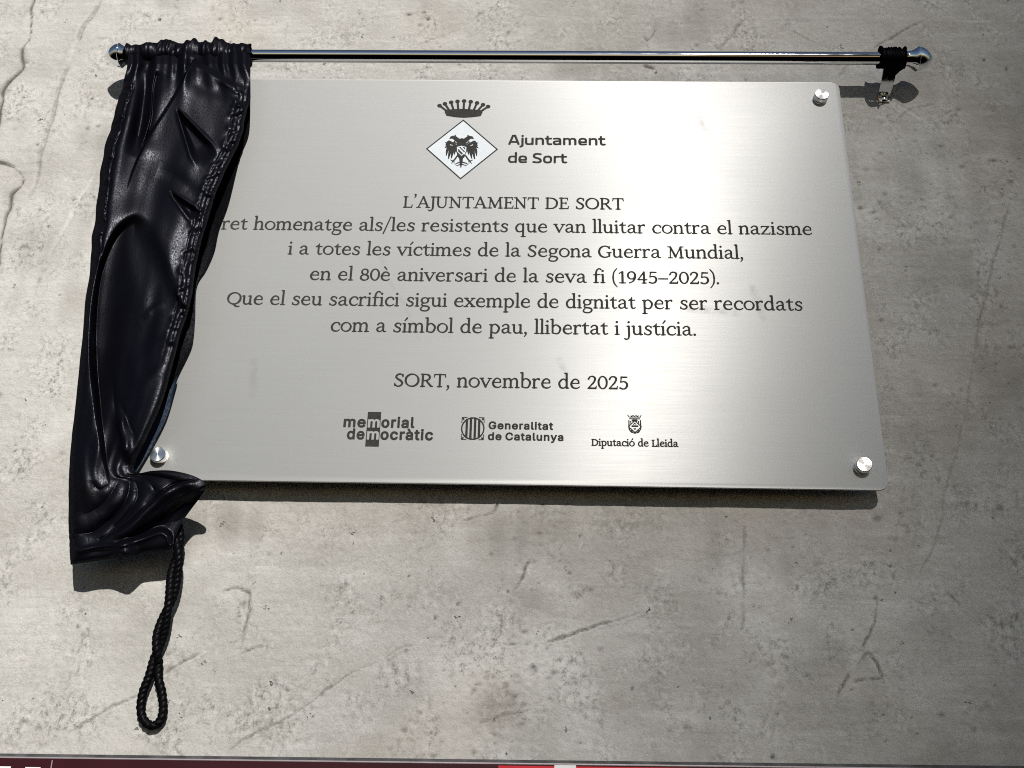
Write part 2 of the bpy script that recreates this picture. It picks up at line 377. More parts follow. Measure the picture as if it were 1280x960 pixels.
# ------------------------------------------------------------------ letter outlines (units: x-height = 100) and emblems (1/20 mm)
SERIF = {
'n': (104, ['19 -4 24 -4 32 -1 42 -1 45 2 45 6 44 8 42 10 34 11 32 13 32 62 34 72 40 80 46 85 54 87 62 86 66 82 69 74 71 62 70 13 68 11 60 10 58 8 57 6 57 2 60 -1 70 -1 80 -4 90 -1 100 -1 103 2 103 6 102 8 100 10 92 11 90 13 90 62 89 74 87 82 83 90 78 96 74 100 64 103 52 102 44 99 34 92 32 92 27 98 22 100 4 95 2 92 1 88 2 86 4 85 10 84 12 82 12 80 12 16 12 12 10 11 4 10 2 8 0 4 2 1 4 -1 12 -1']),
'm': (158, ['19 -4 24 -4 32 -1 42 -1 45 2 45 6 44 8 42 10 34 11 32 13 32 62 34 72 38 80 44 85 52 87 58 86 62 82 65 74 67 64 66 14 66 12 64 11 58 10 56 8 54 4 56 0 58 -1 66 -1 76 -4 86 -1 96 -1 99 2 99 6 98 8 96 10 88 11 86 13 86 38 86 64 88 72 94 80 102 86 108 87 114 86 118 82 121 74 123 62 122 14 122 12 120 11 114 10 112 8 111 6 111 2 114 -1 122 -1 132 -4 142 -1 152 -1 156 0 158 4 156 8 152 10 144 10 142 13 142 70 138 84 132 94 126 100 120 102 114 103 106 103 100 101 96 98 84 87 82 87 76 94 72 98 64 102 56 103 46 101 40 98 34 94 32 93 27 98 22 100 4 95 2 93 1 90 2 86 4 85 10 84 12 82 12 80 12 16 12 12 10 11 4 10 2 8 0 4 2 1 4 -1 12 -1']),
'h': (104, ['19 -4 24 -4 32 -1 42 -1 45 2 45 6 44 8 42 10 34 11 32 13 32 62 34 70 38 78 44 84 52 87 60 87 64 85 66 83 69 76 71 64 70 13 68 11 60 10 58 8 57 6 57 2 60 -1 70 -1 80 -4 90 -1 100 -1 102 1 104 4 102 8 100 10 92 10 90 13 90 68 86 84 80 94 72 101 65 102 58 103 48 101 42 98 34 92 32 93 32 144 32 152 31 156 28 160 22 163 4 159 2 157 1 154 2 150 11 146 12 142 12 16 12 12 10 11 4 10 2 8 0 4 2 1 4 -1 12 -1']),
'i': (48, ['21 -4 26 -4 34 -1 44 -1 46 1 48 4 46 8 44 10 36 10 34 13 34 88 33 92 31 96 28 99 24 100 4 95 2 93 1 90 2 86 4 85 12 84 14 82 14 80 14 16 14 12 12 11 4 10 2 8 1 6 1 2 4 -1 14 -1', '18 122 24 121 28 122 31 124 34 128 35 132 34 136 32 140 28 144 24 145 20 144 16 142 13 138 11 134 12 129 14 126']),
'í': (48, ['21 -4 26 -4 34 -1 44 -1 46 1 48 4 46 8 44 10 36 10 34 13 34 88 33 92 31 96 28 99 24 100 4 95 2 93 1 90 2 86 4 85 12 84 14 82 14 80 14 16 14 12 12 11 4 10 2 8 1 6 1 2 4 -1 14 -1', '18 118 22 117 26 118 49 144 50 146 51 150 49 154 48 156 44 158 40 158 36 156 35 154 18 124 17 120']),
'l': (48, ['21 -4 26 -4 34 -1 44 -1 46 1 48 4 46 8 44 10 36 11 34 12 34 14 34 152 33 156 30 160 24 163 4 159 2 157 1 154 2 150 4 149 12 147 14 145 14 142 14 16 14 12 12 11 4 10 2 8 0 4 2 1 4 -1 14 -1']),
'r': (78, ['19 -4 24 -4 34 -1 46 -1 50 0 51 2 51 6 48 10 36 10 34 11 32 13 32 58 32 64 35 72 38 78 42 82 48 86 52 87 56 86 61 82 66 78 70 78 72 79 74 82 75 92 73 98 68 103 64 104 50 102 42 98 34 92 32 92 26 99 22 100 4 95 2 92 1 88 2 86 4 85 10 84 12 82 12 80 12 16 12 12 10 11 4 10 2 8 0 4 2 1 4 -1 12 -1']),
'u': (106, ['77 -3 82 -4 90 -1 100 0 102 1 104 5 102 9 100 10 92 12 90 15 90 91 88 97 84 100 80 101 60 97 58 95 57 91 58 89 60 87 68 86 70 83 70 33 68 25 62 17 56 13 50 12 44 13 38 16 35 19 33 23 31 41 32 91 31 95 28 99 22 101 2 97 0 95 -1 93 0 89 2 87 10 86 12 83 12 35 15 19 20 9 24 4 30 1 38 -2 44 -3 56 -1 68 5 70 4 73 -1']),
'o': (106, ['48 -2 59 -2 65 -2 77 3 85 8 93 16 97 22 102 34 104 44 104 56 102 64 96 76 91 83 83 91 73 97 65 100 53 103 41 102 35 100 23 94 17 89 11 82 6 72 3 64 2 56 2 44 4 36 7 28 14 18 19 12 29 5 39 0', '43 12 37 14 32 18 28 22 24 30 22 36 20 44 21 54 22 60 25 68 28 74 37 83 43 87 49 89 55 89 61 89 67 87 74 82 78 78 82 70 84 64 86 56 85 46 84 40 81 32 78 26 73 20 68 16 63 13 57 11 49 11']),
'c': (92, ['45 -2 59 -3 73 2 82 8 91 18 91 20 89 24 87 25 85 25 83 24 75 17 71 14 59 11 51 12 41 15 35 19 31 26 27 36 25 48 25 54 27 60 32 70 37 78 41 83 45 86 55 89 63 89 67 87 71 84 76 70 79 66 83 65 87 65 91 68 92 70 93 76 85 92 79 97 69 101 59 103 49 102 39 100 31 96 23 89 16 80 10 70 6 58 5 48 7 36 11 24 16 14 21 8 27 4 35 0']),
'e': (98, ['46 -2 61 -3 75 2 84 8 93 18 93 20 91 24 89 25 87 25 75 15 65 12 57 11 47 13 39 17 33 22 30 28 25 42 25 44 27 47 31 48 71 50 83 48 87 50 89 54 88 74 87 80 85 84 79 90 72 96 65 100 57 103 49 103 41 101 33 97 26 92 20 84 13 74 8 62 5 52 5 44 7 34 10 24 16 14 21 8 27 4 37 0', '33 60 31 60 29 62 30 66 34 74 41 84 49 89 55 89 61 87 69 80 73 74 74 66 73 63 71 61']),
'è': (98, ['46 -2 61 -3 75 2 84 8 93 18 93 20 91 24 89 25 87 25 75 15 65 12 57 11 47 13 39 17 33 22 30 28 25 42 25 44 27 47 31 48 71 50 83 48 87 50 89 54 88 74 87 80 85 84 79 90 72 96 65 100 57 103 49 103 41 101 33 97 26 92 20 84 13 74 8 62 5 52 5 44 7 34 10 24 16 14 21 8 27 4 37 0', '33 60 31 60 29 62 30 66 34 74 41 84 49 89 55 89 61 87 69 80 73 74 74 66 73 63 71 61', '57 118 61 117 65 120 65 123 64 126 44 156 39 159 33 157 30 152 31 146']),
'a': (98, ['27 -1 35 -2 45 0 51 3 61 11 63 11 69 4 72 1 79 -1 85 -1 95 2 97 3 99 5 99 9 97 11 95 12 83 12 80 15 78 25 79 69 77 81 75 87 70 93 63 98 55 102 49 103 41 102 29 99 21 93 10 81 9 77 11 73 13 71 17 69 21 70 23 71 33 85 37 88 41 89 47 89 52 87 56 83 59 77 59 65 59 63 57 61 39 58 23 52 17 48 13 45 8 37 6 31 6 25 9 15 13 9 17 5 23 1', '35 13 29 16 25 23 24 27 26 33 31 39 41 46 51 49 55 50 58 49 59 48 59 45 59 31 59 27 57 23 51 17 45 13 41 12']),
'à': (98, ['27 -1 35 -2 45 0 51 3 61 11 63 11 69 4 72 1 79 -1 85 -1 95 2 97 3 99 5 99 9 97 11 95 12 83 12 80 15 78 25 79 69 77 81 75 87 70 93 63 98 55 102 49 103 41 102 29 99 21 93 10 81 9 77 11 73 13 71 17 69 21 70 23 71 33 85 37 88 41 89 47 89 52 87 56 83 59 77 59 65 59 63 57 61 39 58 23 52 17 48 13 45 8 37 6 31 6 25 9 15 13 9 17 5 23 1', '35 13 29 16 25 23 24 27 26 33 31 39 41 46 51 49 55 50 58 49 59 48 59 45 59 31 59 27 57 23 51 17 45 13 41 12', '55 117 57 117 60 119 61 123 41 155 39 157 35 159 29 157 27 155 25 151 27 145 52 119']),
's': (84, ['35 -3 42 -3 50 -3 56 -1 62 2 66 5 72 12 76 19 77 25 77 31 76 37 72 43 68 49 60 56 42 63 35 69 31 75 31 77 34 81 40 86 48 89 54 89 57 87 62 82 66 73 68 70 72 69 75 71 78 79 77 91 76 93 74 95 66 95 58 101 52 102 44 103 38 102 28 98 24 95 19 89 15 83 14 79 13 75 15 69 21 59 34 48 52 39 57 33 60 29 60 25 58 21 52 14 46 11 38 10 32 10 26 15 20 21 16 29 14 31 10 31 8 29 7 27 7 17 9 5 12 3 18 4 20 4 28 -1']),
't': (70, ['39 -2 46 -3 56 0 61 2 70 10 71 14 70 17 66 19 64 18 52 12 48 12 45 12 43 16 40 32 40 82 41 84 44 85 64 86 67 88 68 92 66 96 64 98 44 97 40 98 39 102 40 110 39 122 38 125 34 127 32 126 30 124 27 116 22 109 10 99 2 95 0 90 1 86 4 84 8 83 18 85 20 84 21 82 21 36 22 22 25 12 29 6 32 2']),
'd': (106, ['34 -1 42 -2 52 -2 60 1 68 6 70 5 75 -1 80 -2 90 -1 100 0 102 1 103 3 103 7 102 9 92 13 90 17 90 153 88 159 84 162 80 163 62 159 58 157 57 155 58 151 60 150 68 147 70 143 70 101 70 96 68 96 60 101 54 102 46 102 35 99 28 94 18 83 10 71 5 61 4 53 4 43 7 31 11 19 16 11 21 5 28 1', '44 13 36 15 33 17 30 21 25 37 23 47 24 53 25 59 28 65 39 81 43 85 48 88 52 89 56 89 60 87 65 81 68 77 70 71 70 31 66 21 62 16 54 12']),
'b': (106, ['47 -2 60 -3 68 -2 76 2 85 10 93 24 98 38 101 50 100 64 97 72 90 82 79 92 68 99 60 102 52 103 42 100 34 95 32 95 32 144 32 152 31 156 28 161 22 163 2 159 -1 156 -1 152 2 149 10 147 12 145 12 142 13 12 15 8 18 5 30 3', '44 12 34 15 31 20 31 66 35 76 42 85 48 89 54 89 58 88 64 83 76 70 81 60 81 48 76 30 72 21 68 15 64 13 58 11 50 11']),
'p': (108, ['18 -56 22 -57 26 -57 36 -54 48 -53 51 -50 51 -46 48 -43 38 -42 36 -42 34 -40 34 1 36 2 46 -2 58 -4 66 -3 75 0 82 5 89 14 96 26 99 36 102 46 102 56 101 64 99 70 92 80 82 91 72 98 64 102 58 103 50 102 44 100 36 94 34 94 28 99 24 100 4 95 1 92 1 88 3 86 12 84 14 82 14 80 14 -36 14 -40 12 -42 4 -43 2 -44 0 -48 2 -52 4 -53 12 -54', '46 11 38 16 34 22 34 66 37 76 44 85 50 89 56 89 60 88 66 83 72 76 78 68 82 58 82 48 77 30 74 22 69 16 66 13 60 11 52 10']),
'q': (106, ['74 -56 78 -57 82 -58 92 -54 102 -53 104 -52 106 -48 104 -44 102 -43 92 -42 90 -40 90 -38 89 96 87 100 85 102 82 103 78 103 75 102 70 96 68 96 64 99 58 102 54 102 46 102 36 99 28 94 20 86 12 74 7 66 5 58 4 50 5 40 8 28 13 16 18 8 26 2 36 -1 48 -2 56 -1 68 6 70 5 70 0 70 -40 68 -42 60 -43 58 -45 56 -48 58 -51 60 -53 69 -54', '40 14 34 17 29 24 24 40 23 48 24 54 26 60 30 68 39 82 48 88 52 89 56 89 60 87 65 80 68 76 70 70 70 36 70 30 66 20 60 15 52 12']),
'g': (100, ['37 -53 47 -54 57 -53 67 -51 75 -48 85 -41 90 -35 94 -27 97 -19 96 -11 91 -1 85 6 79 9 73 11 31 17 27 20 26 23 29 27 33 30 37 31 51 31 59 33 69 37 76 43 82 51 86 61 86 71 83 81 85 83 95 85 99 89 100 91 99 95 95 99 91 100 77 95 73 94 55 100 45 101 35 100 27 97 19 92 12 85 8 77 6 67 7 57 12 47 19 39 20 37 15 31 13 27 12 23 13 17 16 9 23 3 11 -9 7 -14 4 -21 4 -31 7 -39 13 -45 23 -50', '37 -39 30 -37 23 -34 20 -31 18 -27 19 -23 20 -19 35 1 69 -6 73 -7 77 -11 79 -15 79 -21 74 -29 69 -34 61 -38 53 -40 45 -40', '41 44 31 49 28 53 25 61 25 71 28 79 33 84 41 88 49 89 57 86 61 83 64 79 67 71 67 61 64 53 61 49 57 46 49 43 45 43']),
'v': (100, ['44 0 48 -2 52 -2 56 0 58 2 60 6 61 16 92 84 96 88 104 89 107 92 107 96 104 99 70 100 66 98 64 94 66 90 70 88 77 88 79 86 78 84 54 33 52 31 50 32 48 36 27 84 27 86 28 88 34 89 37 92 37 96 36 98 32 100 14 101 -4 99 -7 96 -7 92 -6 90 -4 89 2 88 6 84 41 4']),
'x': (102, ['76 -1 84 -2 94 -1 102 -1 106 1 107 3 107 7 106 9 104 10 96 11 91 15 63 49 62 53 63 57 86 85 90 88 100 89 102 90 104 93 103 97 100 99 98 100 66 100 64 99 61 97 60 95 61 91 64 89 70 87 70 85 56 67 54 65 52 65 50 65 48 68 34 85 34 87 40 90 42 93 41 97 38 99 18 101 2 100 -2 98 -4 95 -3 91 0 89 6 88 10 85 37 51 38 47 36 43 12 13 8 11 0 11 -4 9 -6 5 -4 1 0 -1 16 -1 34 -1 38 1 40 5 38 9 36 10 30 11 29 13 44 33 46 35 48 36 50 35 52 33 67 13 66 11 62 10 59 7 59 3 60 1 64 -1']),
'z': (94, ['9 0 15 -1 27 0 75 0 85 -1 90 2 91 6 91 14 93 26 91 29 89 30 86 30 84 28 81 16 79 13 77 12 35 12 33 12 31 14 33 18 79 80 85 86 86 92 84 96 81 98 75 98 65 97 21 97 11 98 7 96 5 92 6 84 4 74 5 72 7 70 11 70 13 72 16 82 19 85 57 85 60 84 60 82 13 18 5 10 4 6 4 4 5 2']),
'j': (48, ['-6 -52 0 -53 6 -52 14 -50 20 -46 24 -43 28 -38 33 -24 35 -12 36 -2 36 88 35 92 33 96 32 98 28 100 24 100 6 95 3 92 3 88 5 86 14 84 16 82 16 80 17 0 16 -20 15 -28 13 -32 10 -36 6 -38 2 -39 0 -38 -8 -33 -12 -32 -16 -33 -19 -36 -20 -40 -18 -45', '21 122 26 121 30 122 34 126 36 130 37 134 36 138 32 142 28 144 24 145 20 143 16 140 14 136 13 132 15 128 18 124']),
'f': (66, ['25 -4 30 -4 40 -1 52 -1 55 2 55 6 52 10 40 10 38 13 38 80 38 83 40 84 42 85 62 86 65 88 66 92 64 96 62 98 40 98 38 100 38 108 39 118 42 130 45 138 50 145 56 148 60 149 68 140 72 139 76 140 80 144 80 150 78 154 69 160 64 163 56 163 48 161 42 158 36 152 28 141 23 130 20 116 18 98 16 96 4 95 2 94 0 90 2 86 4 85 16 84 18 83 18 80 18 13 16 10 8 10 4 8 3 6 3 2 6 -1 18 -1']),
'L': (96, ['20 -3 26 -5 40 -1 86 -2 90 -2 94 3 94 13 98 33 96 37 94 38 92 38 89 37 88 35 83 15 82 12 80 11 42 11 40 11 37 13 36 17 36 117 37 119 39 121 48 121 50 122 52 127 50 131 48 132 38 132 30 135 26 136 15 133 6 132 4 131 2 127 4 123 6 122 14 121 15 119 16 117 16 17 15 13 14 11 6 10 3 9 2 5 3 1 6 -1 14 -2']),
'’': (40, ['14 112 16 112 26 123 30 129 32 134 34 148 34 153 30 160 24 163 20 163 16 161 13 158 11 154 12 148 18 140 19 136 18 130 10 116 10 114']),
'A': (127, ['99 -2 108 -3 118 -2 128 -1 132 1 133 4 133 6 130 9 120 10 116 14 70 133 66 138 62 139 59 138 55 136 52 132 50 120 13 14 12 12 9 10 0 10 -4 8 -5 6 -5 2 -4 0 0 -1 38 -1 41 0 42 2 42 6 41 8 38 10 28 10 26 12 34 35 36 39 40 41 80 41 84 39 86 37 95 12 93 10 88 10 85 8 84 6 84 2 85 0 88 -1', '44 52 42 53 42 56 58 102 60 104 62 102 64 97 79 54 78 52 76 52']),
'J': (55, ['-2 -39 4 -41 8 -40 16 -37 23 -33 31 -25 35 -19 38 -11 41 3 42 15 41 117 41 119 43 121 52 121 56 123 58 127 57 129 54 132 42 133 34 136 30 136 20 133 10 132 8 131 6 129 6 125 8 122 10 121 18 121 20 119 21 117 21 9 19 -11 17 -17 13 -21 8 -25 4 -26 -6 -20 -10 -20 -15 -23 -15 -25 -16 -29 -14 -33']),
'U': (127, ['51 -2 60 -3 68 -3 76 -1 82 1 86 4 92 9 99 20 104 32 106 44 106 118 108 121 118 121 122 123 123 128 122 130 120 132 98 133 82 132 78 130 78 126 80 122 82 121 90 121 92 120 93 118 93 44 91 36 88 28 82 18 78 14 74 12 64 11 58 11 52 13 46 16 42 20 39 24 37 30 34 46 34 118 35 120 38 121 46 121 48 122 50 126 49 130 46 132 36 132 28 135 24 136 12 132 2 132 -1 130 -2 126 0 123 2 121 12 120 14 118 14 50 17 34 21 22 26 12 32 6 40 1']),
'N': (131, ['21 -2 26 -2 46 -1 48 0 50 4 48 8 46 10 35 10 33 12 32 14 32 84 32 88 34 91 38 87 95 4 100 1 104 1 108 2 111 4 113 10 111 24 110 116 112 120 114 121 122 121 125 122 127 126 126 130 122 132 104 133 86 132 82 130 81 128 82 124 84 122 96 120 98 117 98 44 97 40 96 39 92 43 37 120 34 128 31 132 28 134 24 134 14 132 2 132 -2 130 -4 126 -1 122 2 121 12 121 16 118 19 112 20 104 20 14 19 12 17 10 6 9 4 8 2 4 4 0 6 -1']),
'T': (113, ['52 -4 59 -5 69 -2 79 -1 81 0 83 4 81 8 79 10 70 10 68 12 67 14 67 116 68 118 71 120 97 119 99 118 100 116 105 97 107 95 111 95 113 97 114 100 111 118 111 128 109 131 107 132 71 132 57 136 43 132 19 132 9 133 5 131 3 128 3 118 0 100 1 97 3 95 7 95 10 98 14 116 15 118 17 119 43 120 46 118 47 116 47 14 46 12 44 10 35 9 33 8 31 4 33 0 35 -1 45 -2']),
'M': (162, ['128 -4 134 -5 144 -2 154 -1 156 0 158 2 158 6 156 9 154 10 146 10 144 12 143 14 137 116 138 118 140 121 154 121 156 122 158 126 157 130 154 132 138 132 128 134 124 134 120 131 117 126 114 112 82 40 80 40 78 44 46 116 41 130 38 133 34 134 22 132 10 132 6 131 4 126 7 122 10 121 22 121 25 118 26 112 27 104 23 14 23 12 20 10 10 10 6 8 4 4 6 0 10 -1 30 -2 50 -1 52 0 53 2 53 6 52 9 50 10 38 10 36 13 38 68 40 78 42 78 44 74 70 10 74 6 78 5 82 5 86 7 89 12 90 22 92 26 114 80 118 87 120 82 123 14 122 12 120 10 114 10 110 8 108 4 110 1 112 -1 122 -2']),
'E': (100, ['20 -3 28 -5 40 -1 80 -1 90 -2 94 0 96 3 96 13 99 33 98 35 94 37 90 35 89 33 85 15 84 12 82 11 40 11 38 12 36 15 36 57 37 61 40 63 62 63 65 61 66 53 69 51 72 51 74 52 75 55 77 69 75 83 74 85 72 86 70 86 67 85 65 83 65 77 63 75 42 74 38 75 36 79 36 117 38 119 42 120 76 120 79 117 82 101 84 99 88 99 90 101 91 103 89 119 90 127 88 131 86 133 40 132 26 136 15 133 6 132 2 129 2 125 4 122 6 121 14 120 16 117 16 17 15 13 14 11 6 10 3 9 2 5 3 1 6 -1 14 -2']),
'D': (135, ['21 -4 28 -5 38 -2 68 -1 80 1 92 6 104 14 113 22 119 30 123 40 127 54 129 70 128 82 124 92 118 103 109 112 98 121 88 126 78 129 58 132 38 133 28 136 24 136 14 132 8 132 5 130 4 126 6 123 8 122 14 120 16 116 16 16 15 12 14 10 8 9 6 8 4 4 6 0 8 -1 16 -2', '38 11 36 16 37 118 40 120 48 120 66 117 78 113 86 109 93 102 101 92 106 84 107 76 107 66 105 52 103 42 100 36 93 28 84 20 76 15 64 12 42 11']),
'S': (100, ['37 -3 44 -4 54 -3 62 -1 71 3 78 9 85 19 90 28 91 35 90 41 88 47 80 59 72 68 66 72 43 85 34 95 33 99 33 101 38 109 46 116 54 119 64 119 68 117 71 113 76 105 80 95 84 93 86 93 88 94 89 97 91 105 90 123 90 125 88 127 84 128 80 125 78 126 70 131 60 134 50 134 42 133 34 129 26 123 19 115 15 107 14 101 14 95 17 87 22 80 34 68 52 57 58 53 67 43 71 35 71 31 68 25 62 16 54 12 42 10 38 10 34 13 24 23 20 29 18 35 17 37 14 38 10 37 9 35 8 23 10 7 12 5 14 4 22 6 30 0']),
'O': (137, ['58 -1 68 -2 84 -1 94 2 108 9 116 16 120 21 127 31 131 39 134 47 135 57 136 67 135 75 132 85 129 93 125 101 119 109 108 119 94 127 84 131 68 134 52 133 42 130 28 122 21 117 14 109 8 101 4 93 2 85 0 75 0 65 0 57 3 47 6 39 15 25 22 17 36 7 44 3', '58 12 48 16 42 19 33 27 28 33 24 41 21 51 20 59 21 73 24 85 27 93 34 102 40 108 48 114 56 117 68 120 76 119 86 117 93 113 102 105 107 99 110 93 114 81 115 73 115 59 113 51 109 41 102 30 96 24 86 17 80 14 68 12']),
'R': (123, ['21 -4 28 -5 38 -2 48 -1 50 0 52 2 52 6 50 9 48 10 39 10 37 12 36 14 36 54 38 56 42 57 50 57 55 54 93 2 95 0 100 -2 110 -1 118 -1 121 0 123 2 123 6 122 8 120 10 113 12 108 16 72 58 72 60 84 67 91 74 96 84 99 94 98 104 94 114 88 123 80 128 68 131 38 133 26 136 16 133 8 132 6 131 4 128 4 126 6 123 8 121 14 120 16 116 16 14 15 12 14 10 6 9 4 8 2 4 4 0 6 -1 16 -2', '40 70 38 70 36 74 37 118 40 120 52 119 66 116 73 112 77 106 79 98 77 88 73 80 68 76 62 74 48 70']),
'G': (131, ['53 -4 65 -5 81 -3 91 0 103 6 113 9 115 10 117 14 118 46 119 49 121 50 127 50 129 51 131 54 131 56 129 60 125 61 107 62 84 60 82 58 81 56 81 54 83 51 85 50 95 49 97 48 98 46 99 24 98 20 95 18 89 14 79 11 65 10 55 12 45 18 37 25 32 32 27 44 25 56 24 68 26 78 30 92 37 104 44 110 51 114 59 118 67 120 73 120 81 119 89 115 95 109 104 96 107 95 111 95 115 98 116 104 114 112 115 124 113 128 111 129 109 130 106 128 101 123 89 130 77 134 65 134 45 129 34 124 25 118 17 108 10 96 4 78 3 64 5 46 10 32 17 19 25 10 39 1']),
'Q': (137, ['92 -28 100 -30 108 -30 124 -24 127 -20 127 -16 124 -13 122 -13 106 -15 102 -14 90 -8 85 -4 84 -2 86 0 100 4 108 10 116 16 122 22 127 30 131 40 134 48 135 56 135 68 133 84 129 94 120 108 112 116 100 124 86 131 76 133 60 134 50 132 36 127 27 122 20 116 14 110 8 102 4 92 0 76 0 64 3 48 7 38 11 30 16 24 24 16 36 7 44 3 60 -3 75 -18 83 -24', '54 13 48 16 38 22 32 28 25 38 22 46 20 58 20 66 22 78 24 86 30 98 38 106 44 111 54 117 62 119 70 120 80 118 88 116 98 109 104 103 110 94 113 86 115 74 115 66 113 54 111 46 104 34 98 25 92 20 84 16 74 12 64 14']),
'0': (94, ['42 -1 49 -2 59 0 67 4 76 13 84 25 88 33 92 47 93 59 93 73 92 83 88 99 83 109 76 119 67 127 59 131 49 133 41 133 35 131 25 125 19 118 11 107 7 99 3 85 1 73 1 59 3 49 5 39 11 25 19 13 25 7 35 1', '43 12 38 15 34 19 29 26 26 33 21 51 20 73 24 93 29 107 34 113 38 117 43 119 49 120 55 118 59 115 64 109 68 101 71 93 73 81 74 59 71 39 68 31 64 23 59 17 55 13 49 11']),
'1': (82, ['40 -4 45 -5 55 -2 73 -1 77 0 79 4 77 8 75 9 57 10 55 12 55 124 54 128 51 131 45 134 41 133 36 130 19 116 11 109 10 106 12 102 15 100 19 102 29 110 31 111 33 110 34 108 34 16 34 12 31 10 13 9 10 6 10 2 13 -1 31 -1']),
'2': (94, ['13 -1 80 -1 84 0 87 3 88 7 87 17 89 27 88 31 86 33 84 33 80 31 79 29 76 18 72 16 34 16 32 16 30 17 37 27 60 51 67 59 76 75 81 87 84 101 82 113 79 119 76 123 70 127 66 130 56 133 48 134 38 133 30 130 24 126 18 121 7 103 7 97 9 93 14 91 20 92 23 95 29 109 32 115 38 118 46 120 52 119 60 114 63 109 64 103 64 97 62 89 58 79 53 69 16 21 8 14 6 11 5 7 6 3 10 0']),
'4': (98, ['60 -4 66 -4 74 -2 84 -1 87 0 89 4 87 8 84 10 76 10 74 12 73 30 74 32 78 34 92 35 94 36 95 40 94 44 92 47 78 47 75 48 74 50 73 124 72 128 70 130 68 132 64 133 60 132 55 128 49 114 9 52 4 46 2 42 4 37 8 34 52 34 53 32 54 30 54 12 51 10 42 9 39 6 39 2 41 0 44 -1 54 -2', '24 48 23 50 24 52 50 91 52 93 54 92 54 50 52 48 50 47']),
'5': (92, ['31 -2 40 -3 50 -2 58 0 66 4 72 9 76 14 81 22 85 30 87 40 86 52 82 64 74 75 66 80 54 84 42 84 30 81 28 82 27 84 31 110 33 114 36 114 78 115 81 118 83 122 82 126 78 129 36 130 26 131 21 130 18 126 17 122 19 112 15 80 14 72 15 68 18 65 22 65 34 70 40 71 46 71 54 68 58 66 62 62 65 54 67 46 66 36 62 26 56 18 50 13 42 11 36 11 18 21 14 22 10 21 6 18 5 12 8 7 10 5']),
'8': (94, ['34 -2 43 -4 53 -3 63 0 71 4 79 10 84 16 89 24 91 32 90 44 87 52 81 60 71 68 71 70 79 82 82 90 82 100 81 110 77 118 72 124 65 129 55 132 43 132 35 130 28 126 23 122 18 116 15 110 13 102 12 92 14 84 17 76 24 68 24 66 13 56 6 46 4 36 4 30 5 24 9 14 17 6 27 0', '45 11 35 15 27 22 23 30 22 36 22 40 25 48 29 52 33 54 41 57 51 57 59 54 67 48 72 40 73 34 73 30 70 22 65 16 59 12 55 11', '41 76 35 80 31 86 29 94 29 102 31 110 37 116 43 118 49 119 57 115 63 108 66 100 66 90 63 82 57 76 49 74']),
'9': (94, ['19 0 22 -2 26 -1 52 10 62 17 68 24 75 34 82 48 85 58 87 74 88 92 83 106 78 116 70 124 64 128 54 132 46 133 40 133 30 130 24 127 16 121 11 116 6 106 4 100 2 88 4 74 8 64 15 54 24 47 34 42 44 41 58 42 58 40 55 34 48 25 41 20 19 8 18 4', '38 55 33 58 30 61 24 70 21 82 22 96 26 107 32 115 36 118 40 119 48 120 54 117 58 114 61 110 65 104 66 96 65 76 62 66 56 58 48 54 42 54']),
',': (40, ['8 -34 10 -34 24 -20 28 -15 30 -8 32 6 32 10 30 14 27 18 24 20 20 21 16 21 12 20 8 16 7 12 7 8 8 4 15 -2 16 -6 16 -10 14 -14 4 -28 4 -32']),
'.': (40, ['14 -2 20 -2 24 -1 28 2 30 6 31 12 29 16 26 20 22 22 16 22 12 21 8 18 6 14 6 8 7 4 10 0']),
'(': (54, ['45 -44 47 -45 51 -44 53 -42 53 -39 49 -32 35 -10 29 4 25 18 23 32 22 48 21 68 23 92 27 112 33 128 53 158 53 162 51 164 49 165 45 164 29 145 21 134 16 124 11 110 8 94 6 78 5 62 6 46 8 30 11 14 15 0 19 -8 25 -18']),
')': (54, ['3 -44 6 -45 10 -43 29 -18 36 -6 41 6 45 22 48 46 49 62 48 78 46 94 43 108 39 122 35 130 28 141 10 163 6 165 2 163 1 160 1 158 21 128 27 112 31 90 33 62 31 32 26 6 23 -2 18 -12 1 -38 1 -42']),
'–': (94, ['3 46 6 45 88 45 91 46 93 48 95 52 93 56 91 58 88 59 6 59 2 57 0 54 0 50 1 48']),
'/': (72, ['3 -38 8 -37 10 -34 72 160 72 164 71 166 68 168 64 168 61 166 60 164 -2 -30 -2 -34 -1 -36']),
'ó': (106, ['48 -2 59 -2 65 -2 77 3 85 8 93 16 97 22 102 34 104 44 104 56 102 64 96 76 91 83 83 91 73 97 65 100 53 103 41 102 35 100 23 94 17 89 11 82 6 72 3 64 2 56 2 44 4 36 7 28 14 18 19 12 29 5 39 0', '43 12 37 14 32 18 28 22 24 30 22 36 20 44 21 54 22 60 25 68 28 74 37 83 43 87 49 89 55 89 61 89 67 87 74 82 78 78 82 70 84 64 86 56 85 46 84 40 81 32 78 26 73 20 68 16 63 13 57 11 49 11', '47 118 49 117 53 118 77 145 78 148 78 152 75 157 69 159 65 157 63 155 45 124 45 120']),
' ': (56, [])}
